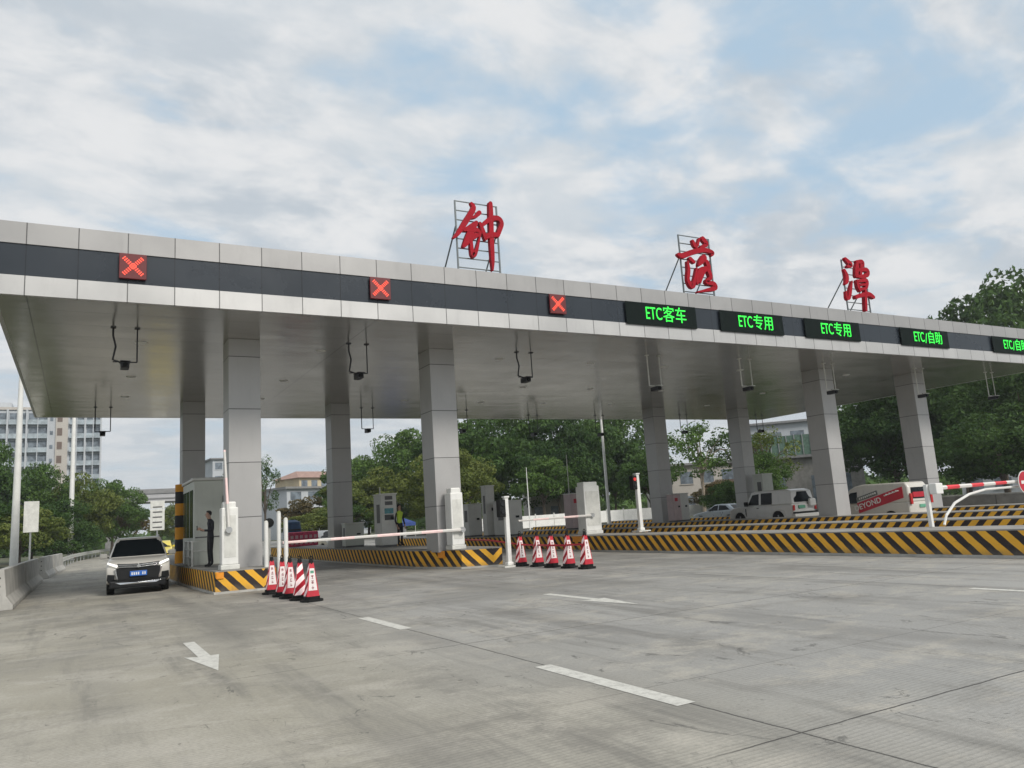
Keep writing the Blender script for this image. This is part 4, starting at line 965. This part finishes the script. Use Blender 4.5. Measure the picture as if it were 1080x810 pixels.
def face(o, hb):
    b = MB(); b.tube([(0, hb-.085, 1.68), (0, hb-.105, 1.655), (0, hb-.09, 1.648)], [.008, .013, .01], 8)
    for s in (-1, 1): b.tube([(s*.078, hb*1.0+.01, 1.70), (s*.088, hb+.02, 1.675), (s*.078, hb+.015, 1.645)], [.01, .014, .009], 6)
    b.build('nose_and_ears', M_skin, o)
    b = MB()
    for s in (-1, 1): b.box(s*.032-.013, s*.032+.013, hb-.088, hb-.078, 1.686, 1.695)
    b.box(-.022, .022, hb-.086, hb-.074, 1.618, 1.624); b.build('eyes_and_mouth', M_hair, o)
    b = MB(); n = 14; prof = [(.02, 1.805), (.06, 1.795), (.088, 1.76), (.095, 1.72), (.092, 1.68), (.08, 1.645)]
    vs = []
    for r, z in prof:
        for k in range(n):
            a = 2*math.pi*k/n; y = hb+.012+r*1.02*math.sin(a); y = max(y, hb-.06 if z > 1.73 else hb-.0)
            vs.append((r*.95*math.cos(a), y, z))
    b.add(vs, [(i*n+k, i*n+(k+1) % n, (i+1)*n+(k+1) % n, (i+1)*n+k) for i in range(len(prof)-1) for k in range(n)]+[tuple(range(n))])
    b.build('hair', M_hair, o, smooth=True)
def pick1(c):
    if c.z > 1.53: return 0
    if c.z > .93: return 0 if (c.y < -.235) else 1
    return 2 if c.z > .09 else 3
J, E = body('phone')
try:
    p1 = person((3.72, 27.35, .63), R(-82), 'person in dark clothes standing by the booth with head bowed over a phone', J, E, None, {'mats': [M_skin, M_clothd, M_cloth2, M_shoe], 'pick': pick1})
    face(p1, -.07); hands(p1, [(1, (.05, -.32, 1.22), 0), (-1, (-.05, -.32, 1.22), 0)])
    tag(MB().box(-.04, .04, -.43, -.415, 1.19, 1.33).build('mobile_phone', M_blackg, None, loc=(3.72, 27.35, .63), rz=R(-82)), 'black mobile phone held by the person in dark clothes', 'phone')
    J, E = body('stand')
    def pick2(c):
        if c.z > 1.53: return 0
        if abs(c.x) > .185 and c.z < .93: return 0
        if c.z > 1.0: return 1 if abs(c.x) < .17 else 2
        return 2 if c.z > .09 else 3
    p2 = person((12.25, 32.6, .63), R(20), 'person in a yellow green safety vest and black trousers beside the tall ticket machine', J, E, None, {'mats': [M_skin, M_vest, M_cloth2, M_shoe], 'pick': pick2})
    face(p2, -.01); hands(p2, [(1, (.21, -.11, .76), 0), (-1, (-.21, -.11, .76), 0)])
except Exception as ex:
    print('PERSON FAILED', ex); raise

# ------------------------------------------------------------------ clutter between the islands
t = thing('water_barrier', 'pink red perforated plastic barrier on the far side of the second lane', 'plastic barrier', (10.9, 44.5, .63), R(12))
MB().box(-.9, .9, -.2, .2, .05, .85).build('barrier_shell', mat('pink_plastic', (.55, .05, .12), .45, var=.35, vscale=9), t, bevel=.06)
for i in range(6):
    for k in range(2): MB().box(-.78+i*.28, -.62+i*.28, -.215, -.195, .18+k*.3, .36+k*.3).build('opening', mat('pale_pink', (.62, .40, .42), .6), t)
t = thing('storage_drum', 'big blue covered drum behind the pink plastic barrier', 'drum', (10.75, 46.2, .63))
MB().lathe([(.42, 0), (.5, .3), (.52, 1.0), (.45, 1.42), (.2, 1.55)], 20).build('drum_body', mat('blue_cover', (.03, .08, .16), .6, var=.3), t, smooth=True)
MB().lathe([(.54, .95), (.54, 1.02)], 20).build('hoop', M_steeld, t)
t = thing('canopy_tent', 'small blue market tent with white panels beyond the second island', 'tent', (24.6, 66, 0)); t.scale = (.62, .8, .72)
MB().add([(-2, -1.5, 2.2), (2, -1.5, 2.2), (2, 1.5, 2.2), (-2, 1.5, 2.2), (0, 0, 3.1), (-2, -1.5, 1.8), (2, -1.5, 1.8), (2, 1.5, 1.8), (-2, 1.5, 1.8)], [(0, 1, 4), (1, 2, 4), (2, 3, 4), (3, 0, 4), (0, 5, 6, 1), (1, 6, 7, 2), (2, 7, 8, 3), (3, 8, 5, 0)]).build('tent_roof', mat('blue_canvas', (.02, .05, .20), .6, var=.2), t)
for x in (-1.95, 1.95):
    for y in (-1.45, 1.45): MB().tube([(x, y, 0), (x, y, 2.1)], .03, 6).build('leg', M_white, t)
MB().box(-1.2, 1.5, .6, .7, 0, 1.7).build('white_panel', M_white, t)

# white road fence far behind
t = thing('road_fence', 'low white panel fence along the road behind the toll islands', 'fence', (49, 68, 0))
for k in range(18):
    x = -20+k*2.2; MB().box(x+.05, x+2.13, -.04, .04, .25, 1.45).build('fence_panel', M_white, t); MB().box(x-.05, x+.045, -.06, .06, 0, 1.6).build('fence_post', M_whited, t)
t = thing('concrete_wall', 'plain grey panelled wall behind the islands at the right picture edge', 'wall', (46.2, 10, 0))
for k in range(8): MB().box(-.12, .12, k*4.0+.02, k*4.0+3.98, 0, 1.0).build('wall_panel', M_conc, t, bevel=.02)
MB().box(-.16, .16, 0, 32, 1.0, 1.08).build('coping', M_barr, t)

# lamp posts
def lamp(x, y, h, r, lab, arm=1, name='street_lamp'):
    t = thing('street_lamp', lab, 'street lamp', (x, y, 0), 0, 'white street lamp poles')
    MB().tube([(0, 0, 0), (0, 0, h*.5), (0, 0, h)], [r, r*.8, r*.5], 12).build('pole', M_white, t, smooth=True)
    MB().lathe([(r*1.8, 0), (r*1.8, .06), (r*1.1, .3)], 12).build('base', M_whited, t)
    if not arm: return
    MB().tube([(0, 0, h-.1), (arm*.8, 0, h+.3), (arm*1.8, 0, h+.45)], .04, 8).build('arm', M_white, t)
    MB().box(arm*1.8-.35, arm*1.8+.45, -.14, .14, h+.38, h+.5).build('lamp_head', M_steel, t, bevel=.04)
lamp(-3.1, 50, 12, .21, 'nearest white street lamp pole at the left picture edge')
lamp(-.9, 92, 22, .26, 'white street lamp pole in front of the apartment block, farther along the left guardrail')
lamp(33.2, 46, 11.0, .12, 'slim white lamp pole in front of the dark trees, left of the third rear column')
lamp(37.0, 64, 6.0, .06, 'thin short white pole behind the cones', 0)
def board(x, y, z0, w, h, lab, m=M_steel, leg=1):
    t = thing('road_sign', lab, 'road sign', (x, y, 0))
    MB().box(-w/2, w/2, -.03, .03, z0, z0+h).build('sign_plate', M_whited, t, bevel=.01)
    for k in range(1, 4): MB().box(-w/2+.02, w/2-.02, .03, .07, z0+h*k/4-.04, z0+h*k/4+.04).build('stiffener', m, t)
    MB().tube([(0, .09, 0), (0, .09, z0+h)], .06, 8).build('sign_post', m, t)
    return t
board(-3.0, 63, 2.6, .9, 2.1, 'tall narrow grey sign board behind the concrete barriers on the left').rotation_euler = (0, 0, R(10))
t = board(5.6, 72, 2.3, 1.1, 1.75, 'pale stacked direction sign behind the silver white SUV')
MB().box(-.55, .55, -.035, .03, 4.1, 4.75).build('upper_plate', M_whited, t)
b = MB()
for k in range(5): b.box(-.36, .36, -.05, -.036, 2.5+k*.42, 2.6+k*.42)
b.build('faded_lines', M_grey, t)
t = board(10.2, 60, 1.9, 1.05, 2.6, 'grey louvred board just right of the leftmost front column')
b = MB()
for k in range(9): b.box(-.45, .45, -.05, -.032, 2.05+k*.27, 2.12+k*.27)
b.build('louvre_lines', M_grey, t)

# ------------------------------------------------------------------ buildings
M_bldw = mat('pale_render', (.46, .485, .51), .85, var=.06, vscale=.2, dirt=.2)
M_bldb = mat('beige_strip', (.46, .43, .39), .85, var=.06, vscale=.2)
M_bwin = mat('building_glass', (.16, .19, .22), .2, var=.4, vscale=1.2)
M_bwin2 = mat('balcony_glass', (.33, .38, .41), .3, var=.3, vscale=.7)
M_byel = mat('yellow_render', (.50, .42, .28), .85, var=.1, vscale=.5)
M_bred = mat('terracotta', (.34, .22, .18), .8, var=.2, vscale=2)
M_broof = mat('grey_roof', (.22, .22, .22), .8, var=.15)
M_bgrn = mat('green_netting', (.10, .17, .13), .8, var=.3, vscale=4)
ap = thing('apartment_block', 'tall pale apartment block with rows of balconies behind the left trees', 'building', (-8, 200, 0))
def ab(nm, mb, m): return mb.build(nm, m, ap)
ab('wall', MB().box(-24, 11.6, 0, 14, 0, 31.5), M_bldw)
ab('parapet', MB().box(-24.2, 11.8, -.3, 14.2, 31.5, 32.1), M_bldb)
ab('roof_house', MB().box(-14, -6.2, 3, 9, 32.1, 33.6), M_bldw)
ab('beige_strip', MB().box(2.5, 4.9, -.35, .0, 0, 31.5), M_bldb)
bays = [(-23.5, -20.4), (-20, -17), (-16.6, -13.6), (-13.2, -10.2), (-9.8, -6.8), (-6.4, -3.2), (-2.8, .9), (5.2, 8.1), (8.5, 11.3)]
cnt = 0
for fl in range(4, 10):
    z = fl*3.1+.6
    for (x0, x1) in bays:
        w = ab('window', MB().box(x0+.1, x1-.1, -.02, .05, z+.1, z+2.3), M_bwin)
        b = MB().box(x0, x1, -1.0, -.9, z-.2, z+.75); b.box(x0, x1, -1.0, 0, z-.32, z-.2)
        b.build('balcony', M_bwin2, w)
    ab('window', MB().box(1.4, 2.0, -.03, .05, z+.5, z+1.4), M_bwin); ab('window', MB().box(2.8, 3.8, -.38, -.33, z+.3, z+2.0), mat('brown_window', (.14, .10, .08), .5))
for (x0, x1) in bays: ab('pier', MB().box(x1+.02, x1+.36, -1.05, 0, 0, 31.5), M_bldw)
for x in (-21.9, -18.5, -15.1, -11.7, -8.3, -4.8, -.9, 6.65, 9.9): ab('mullion', MB().box(x-.08, x+.08, -1.1, -1.0, 8, 31.5), M_bldw)

ov = thing('overpass', 'pale concrete road overpass in the distance beside the left trees', 'bridge', (14, 160, 0))
MB().box(-14, 16, 0, 9, 8.4, 9.9).build('deck', mat('overpass_concrete', (.42, .42, .43), .8, var=.06, vscale=.3), ov)
MB().box(-14, 16, -.2, .1, 9.9, 10.75).build('parapet', M_broof, ov); MB().box(-14, 16, -.15, -.02, 8.9, 9.1).build('ledge', M_broof, ov)
for x in (-9, 3, 14): MB().box(x-1, x+1, 3, 6, 0, 8.4).build('pier', M_broof, ov)

def house(x, y, rz, w, d, h, lab, wall, roofm, floors=2, flat=True, win=M_bwin, ncol=5, name='house'):
    t = thing(name, lab, 'building', (x, y, 0), R(rz))
    MB().box(-w/2, w/2, 0, d, 0, h).build('wall', wall, t)
    if flat: MB().box(-w/2-.6, w/2+.6, -.6, d+.6, h, h+.35).build('roof', roofm, t)
    else: MB().add([(-w/2-.6, -.6, h), (w/2+.6, -.6, h), (w/2+.6, d+.6, h), (-w/2-.6, d+.6, h), (-w/2+2, d/2, h+1.5), (w/2-2, d/2, h+1.5)], [(0, 1, 5, 4), (2, 3, 4, 5), (1, 2, 5), (3, 0, 4), (3, 2, 1, 0)]).build('roof', roofm, t)
    for f in range(floors):
        z = h/floors*f+.9; hh = h/floors*.5
        for k in range(ncol):
            xx = -w/2+w*(k+.5)/ncol; ww = w/ncol*.3
            wd = MB().box(xx-ww, xx+ww, -.03, .03, z, z+hh).build('window', win, t)
            MB().box(xx-ww-.1, xx+ww+.1, -.12, -.035, z-.15, z-.02).build('sill', wall, wd)
    return t
h = house(39.5, 140, 20, 18, 12, 8.6, 'cream house with a dark flat roof edge between the first two columns', M_bldw, M_broof, 3)
h2 = house(41, 146, 20, 13, 8, 10.9, 'yellow walled upper house under a terracotta roof strip', M_byel, M_bred, 4, False, ncol=6)
house(33.5, 210, 5, 9, 10, 20.5, 'distant pale tower left of the yellow house', M_bldw, M_broof, 6, ncol=3, name='tower_block')
house(84, 90, -30, 16, 10, 7.4, 'pale building with yellow lower wall between the two rear right columns', M_bldb, M_broof, 2, ncol=5)
house(78, 78, -38, 9, 5, 3.1, 'low shed with a terracotta roof in front of the pale building', M_byel, M_bred, 1, False, ncol=3, name='shed')
house(57.5, 92, -20, 7, 6, 6.4, 'small grey house glimpsed between the dark trees', M_bldb, M_broof, 2, ncol=3)
h = house(82, 71, -45, 16, 10, 6.6, 'grey blank walled building behind the boxy white SUV', M_conc, M_broof, 1, ncol=2, name='warehouse')
MB().box(-8, 8, -.3, -.2, 6.97, 9.6).build('green_screen', M_bgrn, h)
for k in range(17): MB().box(-8+k, -7.9+k, -.4, -.31, 6.97, 9.7).build('rail_bar', M_steel, h)
house(100, 88, -45, 14, 8, 13.5, 'distant building with a curved grey roof right of the green screen', M_bldw, M_broof, 3, ncol=4)
house(116, 62, -60, 14, 8, 9, 'pale building glimpsed through the tree at the right picture edge', M_bldw, M_broof, 3, ncol=4)

# ------------------------------------------------------------------ trees
def leafm(name, c, c2):
    m = bpy.data.materials.new(name); m.use_nodes = True; t = m.node_tree; b = t.nodes['Principled BSDF']
    a = N(t, 'ShaderNodeAttribute', attribute_name='tint'); oi = N(t, 'ShaderNodeObjectInfo')
    f = mth(t, 'ADD', mth(t, 'MULTIPLY', a.outputs['Fac'], .8), mth(t, 'MULTIPLY', oi.outputs['Random'], .2))
    t.links.new(mixc(t, f, c, c2), b.inputs['Base Color']); b.inputs['Roughness'].default_value = .55
    b.inputs['Specular IOR Level'].default_value = .1
    tr = N(t, 'ShaderNodeBsdfTranslucent'); t.links.new(mixc(t, .5, c2, (.12, .18, .02)), tr.inputs[0])
    ms = N(t, 'ShaderNodeMixShader'); ms.inputs[0].default_value = .22
    t.links.new(b.outputs[0], ms.inputs[1]); t.links.new(tr.outputs[0], ms.inputs[2]); t.links.new(ms.outputs[0], t.nodes['Material Output'].inputs[0])
    return m
L_dark = leafm('dark_foliage', (.018, .046, .014), (.085, .15, .04))
L_mid = leafm('green_foliage', (.035, .075, .02), (.12, .20, .05))
L_yel = leafm('yellow_green_foliage', (.06, .09, .02), (.20, .23, .06))
L_rust = leafm('rusty_foliage', (.07, .055, .025), (.17, .13, .06))
M_bark = mat('bark', (.10, .08, .06), .9, var=.25, vscale=4)
M_barkl = mat('pale_bark', (.26, .22, .17), .9, var=.25, vscale=4)
npr = np.random.RandomState(5)
def crown_mesh(nclump, per, leaf, seed, flat=.75, spread=1.0, low=-.55):
    """leaf quads in clumps through a unit crown centred at 0"""
    r = np.random.RandomState(seed); cs = []
    while len(cs) < nclump:
        p = r.uniform(-1, 1, 3)
        if np.linalg.norm(p) < 1 and p[2] > low and np.linalg.norm(p) > .3: cs.append(p*spread)
    V = []; T = []
    for c in cs:
        cr = r.uniform(.16, .34); d = r.normal(size=(per, 3)); d /= np.linalg.norm(d, axis=1)[:, None]
        rad = cr*r.uniform(.45, 1.0, (per, 1))**.5; P = c+d*rad*[1.15, 1.15, .75]; P[:, 2] *= flat
        n = d*.6+r.normal(size=(per, 3))*.6+[0, 0, .35]; n /= np.linalg.norm(n, axis=1)[:, None]
        a = np.cross(n, r.normal(size=(per, 3))); a /= np.linalg.norm(a, axis=1)[:, None]; b = np.cross(n, a)
        s = leaf*r.uniform(.6, 1.3, (per, 1)); w = s*.5
        V.append(np.stack([P-a*s, P-b*w, P+a*s, P+b*w], 1).reshape(-1, 3))
        base = r.uniform(.1, .9)
        T.append(np.repeat(np.clip(base+r.normal(size=per)*.22, 0, 1), 4))
    V = np.concatenate(V).astype(np.float32); T = np.concatenate(T).astype(np.float32); nq = len(V)//4
    me = bpy.data.meshes.new('crown'); me.vertices.add(len(V)); me.vertices.foreach_set('co', V.ravel())
    me.loops.add(nq*4); me.loops.foreach_set('vertex_index', np.arange(nq*4, dtype=np.int32))
    me.polygons.add(nq); me.polygons.foreach_set('loop_start', np.arange(0, nq*4, 4, dtype=np.int32)); me.polygons.foreach_set('loop_total', np.full(nq, 4, dtype=np.int32))
    at = me.attributes.new('tint', 'FLOAT', 'POINT'); at.data.foreach_set('value', T)
    me.update(calc_edges=True); me['clumps'] = [float(x) for c in cs for x in (c[0], c[1], c[2]*flat)]
    return me
PROTO = [crown_mesh(60, 300, .036, 1), crown_mesh(75, 260, .032, 2, .85), crown_mesh(46, 300, .040, 3, .7, low=-.35), crown_mesh(80, 240, .034, 4, 1.0)]
LOOSE = crown_mesh(24, 110, .045, 9, .9, 1.0, -.7)
def tree(x, y, h, r, proto, lm, lab, grp='trees behind the toll plaza', trunk=.3, crown_h=None, bark=None, tr=.22, name='tree', cat='tree'):
    t = thing(name, lab, cat, (x, y, 0), rnd.uniform(0, 6), grp)
    ch = crown_h or h*(1-trunk); zc = h-ch*.5
    me = proto.copy(); me.materials.clear(); me.materials.append(lm)
    flat = .75 if proto is not LOOSE else .9
    c = bpy.data.objects.new('crown', me); col.objects.link(c); c.parent = t; c.location = (0, 0, zc); c.scale = (r, r, ch*.5/flat*.95)
    cl = list(me['clumps']); cl = [(cl[i], cl[i+1], cl[i+2]) for i in range(0, len(cl), 3)]
    b = MB(); lean = rnd.uniform(-.04, .04)*h
    b.tube([(0, 0, -.1), (lean*.3, 0, h*trunk*.6), (lean, lean*.4, zc)], [tr, tr*.8, tr*.5], 8)
    for k in range(12 if proto is LOOSE else 9):
        q = cl[(k*5) % len(cl)]; e = (q[0]*r*.92, q[1]*r*.92, zc+q[2]*c.scale[2]*.9); s = rnd.uniform(.25, .8)
        st = (lean*s, lean*.4*s, h*trunk*.6+(zc-h*trunk*.6)*s); mid = tuple(st[i]*.45+e[i]*.55+(0, 0, .06*h)[i] for i in range(3))
        b.tube([st, mid, e], [tr*.42, tr*.26, tr*.1], 5)
    b.build('trunk', bark or M_bark, t)
    return t
T = [ # x, y, h, r, proto, material, label, kwargs
 (86, 47, 22.5, 9.5, 1, L_dark, 'tallest dark tree at the right edge, rising above the canopy roof', dict(trunk=.12)),
 (97, 58, 22, 9, 0, L_dark, 'broad dark tree behind the tallest one at the right edge', dict(trunk=.12)),
 (74, 44, 13.5, 7.2, 3, L_dark, 'dense dark tree right of the rightmost front column', dict(trunk=.14)),
 (70.5, 49, 11.6, 6.0, 1, L_dark, 'dense dark tree between the two right front columns', dict(trunk=.14)),
 (78, 54, 13.8, 7.0, 2, L_mid, 'mid green tree peeping above the dark trees at right', dict(trunk=.14)),
 (62, 34, 7.0, 4.4, 0, L_dark, 'low dark tree behind the grey wall at the right edge', dict(trunk=.12)),
 (70, 36, 10.5, 5.5, 3, L_dark, 'dark tree behind the round red sign', dict(trunk=.14)),
 (39.5, 82, 13.2, 6.6, 0, L_dark, 'dark tree right of the second front column', dict(trunk=.1)),
 (33.5, 74, 8.5, 5.0, 1, L_yel, 'yellow green rounded tree right of the second front column', dict(trunk=.1)),
 (47, 88, 14.6, 7.0, 3, L_mid, 'large green tree behind the cones', dict(trunk=.1)),
 (53, 84, 14.4, 6.8, 1, L_dark, 'large dark tree above the white gate cabinet', dict(trunk=.1)),
 (60, 88, 15.2, 7.2, 0, L_dark, 'large dark tree behind the slim lamp pole', dict(trunk=.1)),
 (66, 90, 15.0, 6.5, 3, L_mid, 'green tree just left of the third rear column', dict(trunk=.1)),
 (56.5, 70, 8.0, 3.6, 2, L_dark, 'shorter dark tree left of the third rear column', dict(trunk=.15)),
 (43.5, 72, 7.6, 3.4, 2, L_mid, 'shorter green tree with bare stems behind the cabinets', dict(trunk=.25)),
 (36.5, 96, 11.6, 6.0, 3, L_mid, 'green tree showing left of the second front column', dict(trunk=.1)),
 (30.5, 92, 8.4, 5.2, 0, L_yel, 'yellow green tree beside the second rear column', dict(trunk=.1)),
 (33.0, 104, 10.6, 5.0, 1, L_dark, 'dark tree right of the cream house', dict(trunk=.1)),
 (24.5, 96, 5.4, 4.0, 2, L_rust, 'rusty brown bush tree between the first two columns', dict(trunk=.1)),
 (23.3, 88, 3.8, 3.6, 0, L_yel, 'low bright green bush between the first two columns', dict(trunk=.05)),
 (27.2, 90, 5.6, 3.2, 1, L_mid, 'small green tree right of the blue drum', dict(trunk=.1)),
 (56.0, 61, 10.6, 4.0, 4, L_mid, 'tall sparse tree right of the third rear column', dict(trunk=.3, bark=M_barkl)),
 (60.5, 60, 9.6, 3.0, 4, L_dark, 'sparse tree with see through crown left of the fourth rear column', dict(trunk=.45)),
 (56.2, 52, 8.6, 2.8, 4, L_yel, 'sparse yellowish tree right of the fourth rear column', dict(trunk=.35)),
 (54.0, 50.5, 5.0, 2.2, 3, L_mid, 'rounded yellow green shrub tree behind the boxy white SUV', dict(trunk=.1)),
 (54, 56, 3.4, 2.0, 1, L_dark, 'small dark shrub beside the grey sedan', dict(trunk=.05)),
 (63, 66, 4.0, 3.0, 2, L_rust, 'brownish shrub in front of the pale building', dict(trunk=.1)),
 (-9.6, 96, 12.6, 4.6, 1, L_dark, 'dark tree at the far left picture edge', dict(trunk=.1)),
 (-4.6, 98, 8.9, 4.0, 3, L_mid, 'green tree left of the farther lamp pole', dict(trunk=.08)),
 (-.6, 101, 9.4, 4.2, 0, L_yel, 'yellow green tree below the apartment block', dict(trunk=.08)),
 (3.3, 106, 8.6, 3.6, 1, L_mid, 'green tree right of the farther lamp pole', dict(trunk=.08)),
 (4.2, 112, 6.6, 3.2, 2, L_rust, 'rusty green tree next to the overpass', dict(trunk=.08)),
 (-4.5, 78, 5.0, 3.2, 2, L_yel, 'low yellow green bush behind the tall narrow sign', dict(trunk=.05)),
 (-8.5, 80, 6.4, 4.2, 0, L_dark, 'dark bush behind the nearest street lamp', dict(trunk=.05)),
 (-2.2, 92, 5.2, 3.6, 3, L_dark, 'dark bush at the foot of the farther lamp pole', dict(trunk=.05)),
 (12.5, 128, 6.4, 3.6, 1, L_yel, 'yellow green tree under the overpass', dict(trunk=.1)),
 (18, 132, 6.6, 4.0, 0, L_mid, 'green tree under the overpass beside the banded post', dict(trunk=.1)),
]
PR = PROTO+[LOOSE]
for (x, y, h, r, p, lm, lab, kw) in T: tree(x, y, h, r, PR[p], lm, lab, **kw)
# slim conifer right of the first column
tree(22.4, 112, 12.6, 2.4, LOOSE, L_dark, 'tall slim dark tree just right of the leftmost front column', crown_h=9.5, tr=.2)
tree(19.0, 116, 11.8, 2.0, LOOSE, L_dark, 'slim dark tree just left of the leftmost front column', crown_h=7.5, tr=.2)
# far belt of woodland
me = []
b = MB()
def woodland():
    r = np.random.RandomState(11); V = []; Tt = []
    for k in range(520):
        a = R(-25+110*k/520)+r.normal()*.004; d = r.uniform(150, 300)
        if R(1) < a < R(9.5): d = r.uniform(260, 420)
        cx_, cy_ = d*math.sin(a), d*math.cos(a); hgt = r.uniform(3, 6.2)*(.8 if a < R(20) else 1.0)
        n = 110; dd = r.normal(size=(n, 3)); dd /= np.linalg.norm(dd, axis=1)[:, None]
        P = dd*r.uniform(.6, 1, (n, 1))*[4.5, 4.5, hgt*.62]+[cx_, cy_, hgt*.45]
        nn = r.normal(size=(n, 3)); nn /= np.linalg.norm(nn, axis=1)[:, None]
        a_ = np.cross(nn, r.normal(size=(n, 3))); a_ /= np.linalg.norm(a_, axis=1)[:, None]; b_ = np.cross(nn, a_); s = r.uniform(.5, 1.0, (n, 1))
        V.append(np.stack([P-a_*s, P-b_*s*.6, P+a_*s, P+b_*s*.6], 1).reshape(-1, 3)); Tt.append(np.repeat(np.clip(r.uniform(.2, .8)+r.normal(size=n)*.2, 0, 1), 4))
    V = np.concatenate(V).astype(np.float32); Tt = np.concatenate(Tt).astype(np.float32); nq = len(V)//4
    me = bpy.data.meshes.new('distant_woodland'); me.vertices.add(len(V)); me.vertices.foreach_set('co', V.ravel()); me.loops.add(nq*4); me.loops.foreach_set('vertex_index', np.arange(nq*4, dtype=np.int32))
    me.polygons.add(nq); me.polygons.foreach_set('loop_start', np.arange(0, nq*4, 4, dtype=np.int32)); me.polygons.foreach_set('loop_total', np.full(nq, 4, dtype=np.int32))
    at = me.attributes.new('tint', 'FLOAT', 'POINT'); at.data.foreach_set('value', Tt); me.update(calc_edges=True); me.materials.append(L_mid)
    o = bpy.data.objects.new('distant_woodland', me); col.objects.link(o); return tag(o, 'low far off woodland along the horizon', 'woodland', kind='stuff')
woodland()

# ------------------------------------------------------------------ air
def haze():
    m = bpy.data.materials.new('haze'); m.use_nodes = True; t = m.node_tree; t.nodes.clear()
    v = N(t, 'ShaderNodeVolumePrincipled'); v.inputs['Color'].default_value = (.86, .91, .96, 1); v.inputs['Density'].default_value = HAZE
    v.inputs['Anisotropy'].default_value = .2
    o = N(t, 'ShaderNodeOutputMaterial'); t.links.new(v.outputs[0], o.inputs['Volume'])
    tag(MB().box(-330, 430, -60, 450, -1.5, 42).build('haze', m), kind='stuff')
HAZE = .00045
haze()
